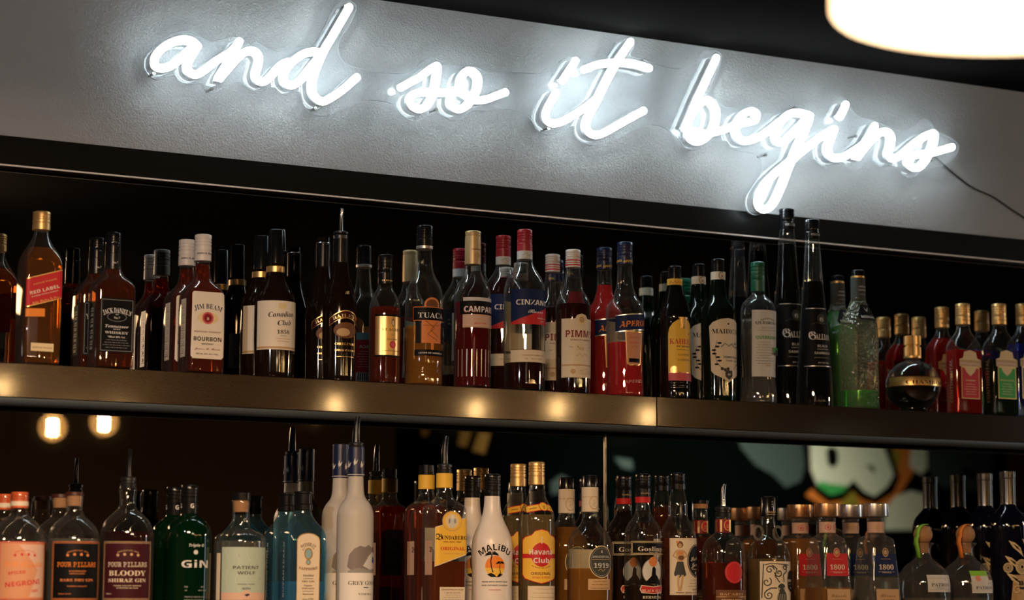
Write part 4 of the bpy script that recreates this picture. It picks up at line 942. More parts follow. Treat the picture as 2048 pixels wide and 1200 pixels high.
# bottle-green gin, a pair
B = Bottle('gin_bottle', 377, 1090, YL, LO)
B.body([(990, 14), (1028, 16), (1034, 20), (1040, 30), (1050, 40), (1062, 45), (1080, 46), (1180, 46), ('base', 45)], bottle_green)
B.cap(970, 1028, 16.6, black_cap, 3)
B.label([('T', 'G', 0, 1010, 13, 'white', 'bold'), ('T', 'G', -27, 1010, 13, 'white', 'bold'), ('T', 'G', 27, 1010, 13, 'white', 'bold')], 0, 'cap_lettering', .0003, rad=16.8)
B.label([('T', 'Triple G', 1, 1090, 8, 'mist', 'boldi', dict(w=32)), ('T', 'GiN', 0, 1125, 21, 'mist', 'bold', dict(w=58)), ('E', -1, 1105, 4.5, 4.5, 'mist'), ('T', '700', -19, 1173, 4.5, 'grey', 'boldi'), ('T', 'mL', -19, 1180, 4, 'grey', 'boldi'), ('T', '40%', 15, 1173, 4.5, 'grey', 'boldi'), ('T', 'ALC/VOL', 15, 1180, 3.6, 'grey', 'boldi', dict(w=20)), ('T', 'TRIPLE DISTILLED', 0, 1193, 4, 'grey', 'bold', dict(w=44)), ('T', 'MADE IN AUSTRALIA', 0, 1199, 3.4, 'grey', 'bold', dict(w=44))], 0, 'printed_lettering')
B.done('dark green gin bottle with large pale lettering, front of its pair', 'dark green gin pair')
copy_bottle(B, 347, 1090, row2(B), 'dark green gin bottle peeping out left behind its lettered twin')

# broad clear gin with grey-green label
B = Bottle('gin_bottle', 480, 1110, YL, LO)
B.body([(1000, 17), (1003, 18.5), (1012, 18.5), (1014, 17), (1050, 17.5), (1058, 21), (1064, 34), (1069, 46), (1078, 52), (1090, 53), (1180, 53), ('base', 52)], G)
B.fill(1083, clear_liq)
B.lathe('stopper', [(985, 17), (986, 19.5), (1000, 19.5), (1001, 18)], black_cap); B.lathe('cork', [(1001, 16), (1024, 15)], cork)
B.label([('R', -58, 1095, 44, 1200, 'palegreen'), ('R', -58, 1185, 44, 1200, 'blush'), *[('L', [(-50+20*i, 1100), (-40+22*i, 1128), (-48+20*i, 1160), (-40+22*i, 1184)], .5, 'mist') for i in range(5)],
         ('T', 'PATIENT', -6, 1134, 9, 'slate', 'bold', dict(w=54)), ('T', 'WOLF', -6, 1144.5, 9, 'slate', 'bold', dict(w=36)), ('T', 'SUMMER THYME', -6, 1168, 3, 'slate', 'bold', dict(w=36)), ('T', 'GIN', -6, 1176, 6, 'slate', 'bold', dict(w=16)), ('E', -6, 1189, 9, 9, 'blush'), ('P', [(-10, 1189), (-2, 1187), (2, 1189), (-5, 1193)], 'navy'), ('E', -22, 1112, 2.5, 2.5, 'grey'), ('E', -22, 1112, 1.8, 1.8, 'palegreen'), ('E', 24, 1157, 2.5, 2.5, 'grey'), ('E', 24, 1157, 1.8, 1.8, 'palegreen')])
B.label([('R', -74, 1107, -62, 1200, 'cream')], 0, 'label_end')
B.label([('R', 52, 1100, 66, 1200, 'cream'), *[('R', 54, 1104+6*i, 64, 1106+6*i, 'slate') for i in range(15)]], 0, 'side_print')
B.done('broad clear gin bottle with pale grey green label and black stopper')

# pale blue gin, a pair
B = Bottle('gin_bottle', 605, 1110, YL, LO)
B.body([(1000, 15), (1022, 16.5), (1032, 18, 17, 15), (1044, 24, 19, 8), (1056, 34, 24, 6), (1066, 39, 28, 6), (1080, 41, 30, 7), (1180, 41, 30, 7), ('base', 40, 29, 7)], G_blue)
B.fill(1163, blue_tint)
B.lathe('cap', [(983, 18), (984, 19.5), (987, 19.5), (989, 17), (1008, 17), (1010, 18.6), (1020, 18.6), (1021, 17)], black_cap)
arch = lambda w, y0, yt: [(-w, 1206), (-w, y0)]+[(-w*cos(pi*i/12), y0-(y0-yt)*sin(pi*i/12)) for i in range(1, 12)]+[(w, y0), (w, 1206)]
B.label([('P', arch(25, 1082, 1066), 'gold'), ('P', arch(23.5, 1082, 1068), 'cream'), ('T', 'BOMBAY', 0, 1087, 8, 'brown', 'serif', dict(w=38, arc=26)), ('E', 0, 1108, 9, 12, 'gold'), ('E', 0, 1108, 6.5, 9, 'sea'), ('E', 0, 1125, 5.5, 5.5, 'gold'), ('E', 0, 1125, 3.8, 3.8, 'sea'),
         *[('L', [(-12*cos(.5+.28*i), 1108-15*sin(.5+.28*i)), (-15*cos(.5+.28*i), 1108-18*sin(.5+.28*i))], 1.4, 'slate') for i in range(8)], ('T', 'SAPPHIRE', 0, 1137, 8, 'brown', 'serif', dict(w=40, arc=-60)), ('T', 'Distilled', 0, 1150, 6, 'slate', 'ital', dict(w=24)), ('T', 'LONDON', 0, 1156.5, 3.4, 'slate', 'serif', dict(w=22)), ('T', 'DRY GIN', 0, 1162, 5, 'slate', 'serif', dict(w=27)), ('T', 'Vapour', 0, 1170, 5, 'slate', 'ital', dict(w=18)), ('T', 'INFUSED', 0, 1176, 4, 'slate', 'serif', dict(w=26)), ('R', -12, 1182, 12, 1182.6, 'slate'), ('T', 'Botanicals', 0, 1187, 4, 'slate', 'ital', dict(w=24)), ('T', 'since 1761', 0, 1197, 4.5, 'slate', 'ital', dict(w=24))])
B.label([('T', 'BOTANICALS', 0, 1140, 10, prin('etched_print', (.55, .75, .8), .4), 'mono', dict(w=110, rot=90))], -B.quarter(1140), 'side_print')
B.done('pale blue square shouldered gin bottle with arched gold framed label, front one', 'pale blue gin pair')
copy_bottle(B, 572, 1110, row2(B), 'pale blue gin bottle showing only its left side, behind the gold framed label one', skip=('front_label',))

# frosted vodka, a pair
B = Bottle('vodka_bottle', 710, 1080, YL, LO)
B.body([(890, 13), (953, 15.5), (985, 16.5), (996, 20), (1004, 27), (1014, 33), (1026, 36.5), (1040, 37), (1180, 37), ('base', 36)], frost)
B.pourer(834, 884, 896, 15.5, black_cap, 8.5, 2)
B.band(895, 953, 16.6, navy_cap, 'neck_band')
bird = lambda u, y, k, c: [('P', [(u, y), (u+2*k, y-7*k), (u+3.4*k, y-1*k), (u+7*k, y-5*k), (u+4.6*k, y+1.6*k), (u+1*k, y+4*k)], c)]
B.label([z for i in range(6) for z in bird(-40+14*i, 926+5*(i % 2), 1.3, 'mist')]+[('R', -50, 949, 50, 950.4, 'mist')], 0, 'band_birds', .0003, rad=16.9)
B.label([('P', [(-40, 1134), (-36, 1110), (-26, 1098), (-14, 1092), (-4, 1095), (6, 1090), (16, 1096), (30, 1092), (44, 1100), (44, 1140), (20, 1150), (0, 1144), (-20, 1150)], prin('mountain_taupe', (.20, .17, .155), .6)), ('P', [(-8, 1132), (6, 1112), (18, 1104), (40, 1112), (44, 1140), (10, 1140)], 'mist'), ('P', [(20, 1112), (34, 1120), (30, 1128), (16, 1124)], 'blue'), ('P', [(-38, 1142), (-16, 1136), (6, 1140), (30, 1136), (44, 1142), (44, 1150), (-38, 1150)], 'grey'),
         ('R', -58, 1146, 58, 1206, 'white'), ('T', 'GREY GOOSE', 0, 1164, 12, 'slate', 'serif', dict(w=74)), ('R', -6, 1174, 6, 1176, 'navy'), ('T', 'VODKA', 0, 1187, 6, 'slate', 'serif', dict(w=34))], 9)
B.label([('R', 20, 1090, 27, 1146, 'orange'), ('R', 12, 1090, 17, 1146, 'blue')], 2*B.quarter(1120), 'back_print')
B.done('tall frosted white vodka bottle with blue neck band and dark pourer, front one', 'frosted vodka pair')
r = copy_bottle(B, 679, 1082, row2(B), 'tall frosted white vodka bottle with plain blue cap, behind the one with pourer', skip=('pourer',))
q = B.lathe('cap', [(884, 14), (885, 16.4), (896, 16.4), (897, 15)], navy_cap); q.parent = r

# square rum with yellow label, a pair
B = Bottle('rum_bottle', 888, 1080, YL, LO)
B.body([(935, 13), (976, 15), (990, 16), (998, 20, 20, 20), (1006, 29, 28, 18), (1014, 35, 34, 12), (1026, 36, 35, 9), (1180, 35.5, 34.5, 9), ('base', 35, 34, 9)], G)
B.fill(1123, liquid('red_gold_rum', (.66, .13, .015), .3)); B.pourer(872, 927, 947, 15, black_cap, 7.5, 3); B.band(947, 976, 16.8, 'yellow')
B.label([('P', [(-36, 1055), (36, 1034), (38, 1108), (-37, 1134)], 'cream'), ('P', [(-35, 1056.5), (35, 1036), (37, 1106.5), (-36, 1132)], 'yellow'), ('E', 0, 1043, 22, 20, 'tan'), ('E', 0, 1043, 20.5, 18.5, 'yellow'), ('E', 0, 1043, 15, 15, 'palegold'), ('E', 0, 1045, 6.5, 12, 'mist'), ('E', 1, 1035, 3.6, 4, 'white'), ('E', -6, 1043, 2, 5, 'grey'), ('E', 6.5, 1043, 2, 5, 'grey'),
         ('T', 'B', -28, 1072, 17, 'black', 'goth'), ('T', 'UNDABERG', 5, 1074, 11.5, 'black', 'serif', dict(w=56)), ('T', '1888  RUM  1888', 0, 1084, 3, 'brown', 'bold', dict(w=40)), ('T', 'ORIGINAL', 2, 1096, 9.5, 'red', 'serif', dict(w=54)), ('T', 'CRAFTED IN AUSTRALIA', 3, 1107, 2.4, 'tan', 'bold', dict(w=42))], 0, 'front_label', .0006)
B.label([('R', -26, 1174, 30, 1206, 'cream'), ('T', 'UNDERPROOF RUM', 2, 1178.5, 4.6, 'brown', 'bold', dict(w=48)), ('T', '1.125L 37% ALC/VOL', 2, 1185, 3, 'brown', 'bold', dict(w=36)), *B.lines(2, 1190, 1204, 4, 22, 'grey')], 0, 'lower_label')
B.label([('R', -14, 1055, 26, 1150, 'cream'), ('R', -8, 1074, 10, 1094, 'grey'), *B.lines(6, 1100, 1145, 10, 16, 'grey')], 2*B.quarter(1120), 'back_label')
B.label([('R', -12, 1082, 20, 1150, 'blush'), ('T', 'B', 14, 1097, 15, 'black', 'goth')], -B.quarter(1120), 'side_label')
B.done('square rum bottle with slanted yellow label and dark pourer, front of its pair', 'yellow label rum pair')
r = copy_bottle(B, 852, 1082, row2(B), 'square rum bottle with yellow neck and black cap, behind the one with pourer', skip=('pourer', 'liquid', 'front_label'))
q = B.fill(1005, red_amber); q.parent = r
q = B.lathe('cap', [(926, 13), (927, 15), (946, 15), (947, 14)], black_cap); q.parent = r

# white coconut rum, a pair
B = Bottle('rum_bottle', 984, 1090, YL, LO)
B.body([(960, 14), (993, 15.8), (1012, 16.6), (1030, 19.5), (1048, 27), (1062, 34), (1076, 39), (1088, 41), (1110, 41.5), (1140, 40), ('base', 40.5)], milk)
B.cap(948, 993, 16.2, black_cap, 4)
def palm(u, y, k, c):
    o = [('L', [(u, y), (u-1.5*k, y+9*k), (u-.5*k, y+18*k), (u+2*k, y+26*k)], 1.6*k, c)]
    for a in range(8):
        t = pi*(.02+.14*a)
        o.append(('P', [(u, y), (u+6*k*cos(t), y-5*k*sin(t)-1.6*k), (u+12*k*cos(t), y-6*k*sin(t)+2.5*k), (u+6*k*cos(t), y-3*k*sin(t)+.8*k)], c))
    return o
B.label([('T', 'MALiBU', 0, 1092, 18, 'black', 'bold', dict(w=78, arc=52)), ('E', 0, 1133, 20, 21, 'orange'), ('P', [(20*cos(t/10), 1133+21*sin(t/10)) for t in range(2, 31, 2)], 'yellow'), *palm(-7, 1110, 1.35, 'black'), *palm(10, 1127, .85, 'black'), ('P', [(-16, 1149), (-8, 1146), (-2, 1149), (3, 1154), (8, 1147), (15, 1149), (8, 1154), (-8, 1154)], 'black'),
         ('T', 'MADE WITH WHITE RUM', 0, 1163, 3.4, 'slate', 'bold', dict(w=52)), ('T', 'AND COCONUT FLAVOUR', 0, 1170, 3.4, 'slate', 'bold', dict(w=54)), ('T', 'ORIGINAL', 0, 1179, 2.6, 'rose', 'bold', dict(w=24))], -13, 'printed_art')
B.done('white coconut rum bottle with palm and sunset print, front of its pair', 'white coconut rum pair')
copy_bottle(B, 944, 1092, row2(B), 'white coconut rum bottle half hidden between its twin and the yellow label rum')

# pale rum with yellow label, a pair
B = Bottle('rum_bottle', 1073, 1080, YL, LO)
B.body([(940, 13), (970, 14.5), (984, 16), (998, 19.5), (1010, 26), (1020, 32), (1034, 36), (1050, 37), (1180, 36.5), ('base', 36)], G)
B.fill(1030, pale_liq); B.cap(924, 970, 16.2, gold_cap, 3)
B.label([('P', slab(-38, 0, 1013, 1007, 14), 'red'), ('P', slab(0, 38, 1007, 1013, 14), 'red'), ('P', slab(-38, 0, 1014.5, 1008.5, 11), 'yellow'), ('P', slab(0, 38, 1008.5, 1014.5, 11), 'yellow'), ('E', 0, 1014, 10, 9, 'red'), ('E', 0, 1014, 8.8, 7.8, 'yellow'), ('T', '3', 0, 1014, 9, 'black', 'serif'), ('T', 'ANEJO', -22, 1017, 4, 'brown', 'bold', dict(w=14, rot=8)), ('T', 'ANOS', 22, 1017, 4, 'brown', 'bold', dict(w=12, rot=-8))], 0, 'neck_label')
hv = lambda w, d: [(-w, 1080-d), (-w+6, 1074-d), (-20, 1070-d), (-13, 1062-d), (0, 1059-d), (13, 1062-d), (20, 1070-d), (w-6, 1074-d), (w, 1080-d), (w, 1150+d), (w-6, 1158+d), (16, 1164+d), (0, 1168+d), (-16, 1164+d), (-w+6, 1158+d), (-w, 1150+d)]
B.label([('P', hv(42, 0), 'red'), ('P', hv(40.5, -1.5), 'yellow'), ('R', -41, 1108, 41, 1117, 'red'), ('E', 0, 1110, 21, 24, 'red'), ('L', [(0, 1074), (0, 1088)], 2.2, 'cream'), ('L', [(-4, 1078), (0, 1074), (4, 1078)], 1.2, 'cream'), ('T', 'Havana', 0, 1102, 15, 'white', 'bold', dict(w=50)), ('T', 'Club', 0, 1119, 14, 'white', 'bold', dict(w=33)), ('T', 'EL RON DE CUBA', 0, 1136, 3, 'brown', 'bold', dict(w=40, arc=-40)), ('T', 'ORIGINAL', 0, 1146, 8, 'brown', 'bold', dict(w=42)), ('T', 'AÑEJO 3 AÑOS', 0, 1155, 4, 'red', 'bold', dict(w=38))], -8)
B.label([('R', -36, 1172, 36, 1206, 'cream'), *B.lines(0, 1178, 1202, 4, 28, 'tan')], 0, 'lower_label')
B.done('pale rum bottle with gold cap and yellow label bearing a red disc, front one', 'gold capped rum pair')
copy_bottle(B, 1036, 1082, row2(B), 'pale rum bottle with gold cap, half hidden left behind the red disc label one')

# amber rum with round seal, a pair
B = Bottle('rum_bottle', 1180, 1090, YL, LO)
B.body([(985, 13), (1024, 15.5), (1036, 16), (1046, 18), (1054, 24), (1064, 34), (1074, 41), (1086, 45), (1100, 46), (1180, 46), ('base', 45)], G)
B.fill(1137, gold_liq); B.cap(951, 976, 15, black_cap, 0); B.band(975, 1024, 17, 'cream', 'neck_wrap')
B.label([('E', 0, 1006, 11, 13, 'tan'), ('E', 0, 1006, 9.6, 11.6, 'cream'), ('L', [(-5, 1000), (4, 1004), (-4, 1010), (5, 1014)], 1.2, 'tan'), ('R', -52, 994, 52, 994.8, 'tan')], 0, 'wrap_emblem', .0003, rad=17.3)
B.label([('E', 0, 1124, 27, 32, 'palegold'), ('E', 0, 1124, 25.5, 30.5, 'slate'), ('E', 0, 1124, 23, 28, 'grey'), ('E', 0, 1124, 22.3, 27.2, 'slate'), ('T', 'ANGOSTURA', 0, 1113, 6.5, 'mist', 'serif', dict(w=40)), ('P', [(-2, 1106), (0, 1100), (2, 1106)], 'mist'), ('T', '1919', 0, 1129, 14, 'mist', 'serif', dict(w=34)), ('L', [(-8, 1142), (-2, 1138), (2, 1143), (8, 1138)], 1.2, 'tan'), ('R', -20, 1119, 20, 1119.6, 'palegold')], 0, 'round_seal')
B.label([('R', -28, 1158, 22, 1180, 'tan'), *B.lines(-3, 1163, 1176, 3, 20, 'brown')], 0, 'lower_label')
B.label([('R', -30, 1098, 34, 1140, 'cream')], 2*B.quarter(1120), 'back_label')
B.done('amber rum bottle with cream neck wrap and round dark seal, front one', 'cream neck wrap rum pair')
r = copy_bottle(B, 1133, 1092, row2(B), 'full amber rum bottle with cream neck wrap, between its twin and the yellow label rum', skip=('liquid',))
q = B.fill(1052, gold_liq); q.parent = r

# black rum, a pair
B = Bottle('rum_bottle', 1286, 1090, YL, LO)
B.body([(960, 12), (1005, 13.5), (1024, 15.5), (1034, 20), (1044, 28), (1056, 35), (1070, 38), (1180, 38), ('base', 37)], G)
B.fill(1172, brown_liq); B.cap(947, 995, 15, black_cap, 3); B.band(994, 1006, 15.6, 'red')
B.label([('T', 'Goslings', 0, 986, 5, 'tan', 'serif', dict(w=24))], 0, 'cap_lettering', .0003, rad=15.3)
B.label([('R', -46, 1083, 46, 1110, 'palegold'), ('R', -45, 1084, 45, 1109, 'black'), B.frame(-43, 1086, 43, 1107, .9, 'palegold'), ('T', 'Goslings', 0, 1096, 13.5, 'cream', 'serif', dict(w=62)), ('T', 'Since 1806', 2, 1105, 3.4, 'cream', 'ital', dict(w=22))])
B.label([('E', 0, 1143, 23, 26, 'grey'), ('E', 0, 1143, 21.5, 24.5, 'mist'), ('E', 0, 1124, 9.5, 10, 'copper'), ('L', [(-9, 1124), (9, 1124)], .7, 'brown'), ('L', [(0, 1114), (0, 1134)], .7, 'brown'), ('E', 0, 1124, 4, 9.6, 'tan'), ('E', 0, 1124, 3.2, 9, 'copper'),
         ('P', [(-2, 1136), (2, 1133), (6, 1138), (6, 1148), (14, 1158), (20, 1168), (-22, 1168), (-12, 1160), (-4, 1152)], 'black'), ('P', [(-28, 1178), (-24, 1170), (0, 1173), (24, 1170), (28, 1178), (24, 1186), (0, 1188), (-24, 1186)], 'cream'), ('P', [(-26, 1178), (-23, 1171.5), (0, 1174.5), (23, 1171.5), (26, 1178), (23, 1184.5), (0, 1186.5), (-23, 1184.5)], 'red'), ('T', 'BLACK SEAL', 0, 1180, 8, 'cream', 'serif', dict(w=46)),
         ('T', 'BERMUDA', 0, 1193, 8, 'cream', 'serif', dict(w=44)), ('T', 'BLACK RUM', 0, 1203, 8, 'cream', 'serif', dict(w=52))], 0, 'lower_label')
B.done('black rum bottle with oval seal emblem and red ribbon label, front one', 'black rum pair')
r = copy_bottle(B, 1248, 1092, row2(B), 'full black rum bottle with red neck stripe, behind the oval emblem one', skip=('liquid',))
q = B.fill(1020, brown_liq); q.parent = r

# spiced rum with cream label, a pair
B = Bottle('rum_bottle', 1356, 1090, YL, LO)
B.body([(955, 11.5), (978, 13), (996, 17), (1010, 19.5), (1024, 19), (1034, 19.5), (1044, 25), (1056, 32), (1070, 36.5), (1084, 37), (1180, 36.5), ('base', 36)], G)
B.fill(1075, deep); B.cap(946, 979, 15, black_cap, 3)
B.label([('R', -38, 1077, 40, 1190, 'cream'), B.frame(-36, 1079, 38, 1188, .8, 'tan'), ('E', 22, 1122, 25, 34, 'tan'), ('E', 22, 1122, 23.5, 32.5, 'black'), ('E', 22, 1122, 22, 31, 'mist'), ('E', 22, 1122, 21.4, 30.3, 'black'), ('T', 'Sailor', 22, 1114, 13, 'cream', 'script', dict(w=34, rot=8)), ('T', 'Jerry', 22, 1126, 13, 'cream', 'script', dict(w=32, rot=8)), ('T', 'SPICED RUM', 22, 1138, 4, 'tan', 'bold', dict(w=26)), ('E', 22, 1146, 3, 3, 'mist'),
         ('E', -17, 1090, 6, 7, 'brown'), ('E', -17, 1092, 3.6, 4.6, 'tan'), ('E', -22, 1085, 3, 2.5, 'copper'), ('P', [(-24, 1100), (-11, 1100), (-8, 1112), (-12, 1124), (-22, 1124), (-25, 1112)], 'tan'), ('L', [(-10, 1102), (-2, 1112), (-14, 1118)], 3, 'tan'), ('L', [(-24, 1102), (-31, 1112), (-20, 1119)], 3, 'tan'), ('P', [(-22, 1104), (-12, 1104), (-13, 1110), (-21, 1110)], 'copper'), ('E', -15, 1116, 6, 4.5, 'brown'),
         ('P', [(-23, 1124), (-11, 1124), (-5, 1150), (-10, 1154), (-14, 1150), (-18, 1156), (-22, 1150), (-27, 1153), (-29, 1148)], 'slate'), ('L', [(-20, 1150), (-21, 1166), (-19, 1182)], 4, 'tan'), ('L', [(-12, 1150), (-14, 1166), (-17, 1182)], 4, 'tan'), *B.lines(16, 1160, 1172, 3, 16, 'tan'), ('T', 'TATTOO', 20, 1178, 4, 'brown', 'bold', dict(w=22)), ('T', '70cl 40% VOL', 0, 1184.5, 2.6, 'brown', 'bold', dict(w=50))])
B.done('spiced rum bottle with cream label and oval dark badge, front of its pair', 'cream label spiced rum pair')
r = copy_bottle(B, 1324, 1092, row2(B), 'spiced rum bottle with black cap, showing its neck behind the cream label one', skip=('liquid',))
q = B.fill(1012, deep); q.parent = r

# dark rum with red disc, a pair
B = Bottle('rum_bottle', 1447, 1110, YL, LO)
B.body([(1014, 13), (1036, 14.5), (1060, 15), (1066, 17), (1073, 26), (1081, 35), (1092, 41.5), (1106, 44.5), (1180, 44.5), ('base', 43.5)], G)
B.fill(1126, red_amber)
B.pourer(968, 1012, 1034, 15.6, chrome, 5.6, 2)
B.band(1038, 1066, 15.8, 'darkred', 'neck_label')
B.label([('E', 0, 1051, 8, 11, 'gold'), ('E', 0, 1051, 6.4, 9, 'red'), ('T', '8', 0, 1051, 12, 'gold', 'serif'), *[('R', -46+10*i, 1040, -42+10*i, 1064, 'gold') for i in range(10) if i not in (4,)]], 0, 'neck_emblem', .0003, rad=16.1)
B.label([('E', -4, 1145, 20, 22, 'red'), ('E', -4, 1145, 17.5, 19.5, 'rose'), ('E', -4, 1145, 16.5, 18.5, 'red')], 0, 'red_disc')
B.label([('R', -42, 1180, 42, 1206, 'brown'), ('T', 'BACARDI', -8, 1187, 7.5, 'tan', 'serif', dict(w=52)), ('R', -42, 1193, 42, 1194, 'gold'), ('T', 'RESERVA OCHO', -8, 1199, 4.5, 'palegold', 'bold', dict(w=44)), ('T', '8', 28, 1192, 14, 'tan', 'serif')], 0, 'lower_label')
B.done('dark red rum bottle with bright red disc and chrome pourer', 'red disc rum pair')
r = copy_bottle(B, 1402, 1112, row2(B), 'full dark red rum bottle with black stopper, behind the chrome pourer one', skip=('pourer', 'liquid'))
q = B.fill(1072, red_amber); q.parent = r
q = B.lathe('stopper', [(997, 14), (998, 16.5), (1004, 16.5), (1005, 15)], black_cap); q.parent = r
q = B.lathe('cork', [(1005, 15), (1014, 15)], cork); q.parent = r

# handled black spiced rum
B = Bottle('rum_bottle', 1537, 1110, YL, LO)
B.body([(1000, 12), (1032, 13.5), (1046, 14), (1060, 16.5), (1068, 18), (1074, 22), (1084, 32), (1094, 38), (1106, 42), (1120, 43), (1180, 43), ('base', 42)], glass('rippled_clear_glass', (.95, .94, .88), (.4, .38, .3), bump=(70, .5, .004)))
B.fill(1118, pale_liq); B.cap(993, 1033, 14.6, black_cap, 0)
B.label([('T', 'KRAKEN', 0, 1024, 5, 'tan', 'bold', dict(w=24)), ('R', -12, 1029, 12, 1030, 'tan'), *[('E', 0, 1004+5*i, 2, 1.4, 'grey') for i in range(3)]], 0, 'cap_lettering', .0003, rad=14.9)
for sg in (-1, 1):
    bm = bmesh.new(); zc = B.z(1066); s_ = B.s
    tube(bm, [(sg*(24*s_+11*s_*cos(2*pi*i/24)), 0, zc+13*s_*sin(2*pi*i/24)) for i in range(24)], 2.8*s_, 8, True)
    bm_obj('handle', bm, glass('handle_glass', (.95, .92, .84), (.5, .47, .4), scat=.22), B.root)
def swirl(u, y, r, a0, turns, sg=1): return ('L', [(u+r*(1-t/14)*cos(a0+sg*2*pi*turns*t/12), y-r*(1-t/14)*sin(a0+sg*2*pi*turns*t/12)) for t in range(13)], 2.2, 'slate')
B.label([('R', -44, 1123, 46, 1206, 'cream'), ('E', 3, 1196, 12, 16, 'slate'), ('E', 1, 1176, 9, 9, 'slate'), *[('L', [(-6+4*i, 1188), (-5+4.4*i, 1206)], .7, 'cream') for i in range(5)], ('E', -6, 1178, 2.6, 2.6, 'cream'), ('E', 8, 1177, 2.6, 2.6, 'cream'), ('E', -6, 1178, 1.1, 1.1, 'black'), ('E', 8, 1177, 1.1, 1.1, 'black'),
         swirl(-24, 1140, 9, 0, 1.3), swirl(-30, 1164, 10, 1, 1.2, -1), swirl(-26, 1190, 10, 2, 1.4), swirl(-6, 1146, 9, 3, 1.2), swirl(8, 1134, 7, .5, 1.1, -1), ('L', [(-4, 1165), (-14, 1152), (-10, 1138), (-20, 1130)], 2.2, 'slate'), ('L', [(6, 1164), (4, 1150), (14, 1142), (10, 1128)], 2.2, 'slate'), ('L', [(-10, 1176), (-22, 1176), (-32, 1182)], 2.2, 'slate'), ('L', [(-36, 1128), (-38, 1160), (-40, 1196)], 2, 'slate'), ('L', [(-34, 1130), (-20, 1127), (-8, 1128), (20, 1130)], 1.4, 'slate'),
         ('P', [(20, 1144), (30, 1140), (44, 1144), (46, 1160), (44, 1178), (30, 1184), (18, 1176), (16, 1158)], 'black'), ('T', 'KRAKEN', 31, 1160, 7.5, 'cream', 'bold', dict(w=27)), ('T', 'BLACK SPICED', 31, 1168, 2.6, 'grey', 'bold', dict(w=22)), ('T', 'RUM', 31, 1175, 4, 'cream', 'bold')])
B.done('round handled rum bottle with tentacle drawing on cream label')

# faceted tequila with wide metal stopper: four
def tequila(ax, capm, labcol, liq, lev, word, label, wood):
    B = Bottle('tequila_bottle', ax, 1110, YL, LO)
    B.body([(1034, 15), (1037, 17.5), (1042, 17.5), (1044, 16), (1066, 16), (1071, 20, 20, 18), (1076, 26, 26, 10), (1082, 28, 28, 6), (1130, 31, 31, 5), (1180, 34.5, 34.5, 5), ('base', 36, 36, 5)], glass('pale_clear_glass', scat=.04))
    if liq: B.fill(lev, liq)
    B.lathe('stopper', [(1007, 23), (1008, 26), (1031, 26.5), (1033, 26), (1034, 18)], capm)
    B.band(1044, 1066, 16.8, 'blush'); B.label([('E', -9, 1055, 6, 6, wood), ('E', -9, 1055, 4.6, 4.6, 'blush'), ('E', 9, 1055, 6, 6, wood), ('E', 9, 1055, 4.6, 4.6, 'blush'), ('E', -9, 1055, 2.5, 2.5, wood), ('E', 9, 1055, 2.5, 2.5, wood)], 0, 'neck_seals', .0003, rad=17.1)
    B.label([('P', [(-25, 1107), (25, 1107), (27, 1152), (-27, 1152)], labcol), ('E', 0, 1105, 7.5, 9, 'tan'), ('E', 0, 1105, 5.5, 7, labcol if labcol == 'red' else 'slate'), ('E', 0, 1105, 4, 5, 'tan'), ('T', '1800', 0, 1132, 14.5, 'cream', 'serif', dict(w=36)), ('T', 'TEQUILA', 0, 1144, 4, 'cream', 'bold', dict(w=24)), ('R', -12, 1118, 12, 1118.6, 'tan'), ('R', -20, 1143.6, -14, 1144.2, 'tan'), ('R', 14, 1143.6, 20, 1144.2, 'tan')], 0, 'front_label', .0009)
    B.label([('R', -28, 1178, 28, 1206, 'tan'), ('T', word, 0, 1189, 10, 'brown', 'script', dict(w=38)), *B.lines(0, 1199, 1203, 2, 20, 'brown')], 0, 'lower_label', .0009)
    return B.done(label, 'faceted tequila bottles')
B = tequila(1752, silver_cap, 'navy', clear_liq, 1155, 'Blanco', 'faceted clear tequila bottle with navy label and wide silver stopper, front row', 'tan')
copy_bottle(B, 1702, 1112, row2(B), 'clear tequila bottle with silver stopper, between and behind the red and navy label ones')
B = tequila(1655, bronze_cap, 'red', gold_liq, 1175, 'Reposado', 'faceted tequila bottle with red label and wide bronze stopper, front row', 'rose')
r = copy_bottle(B, 1601, 1112, row2(B), 'full amber tequila bottle with bronze stopper, behind the red label one', skip=('liquid',))
q = B.fill(1076, gold_liq); q.parent = r

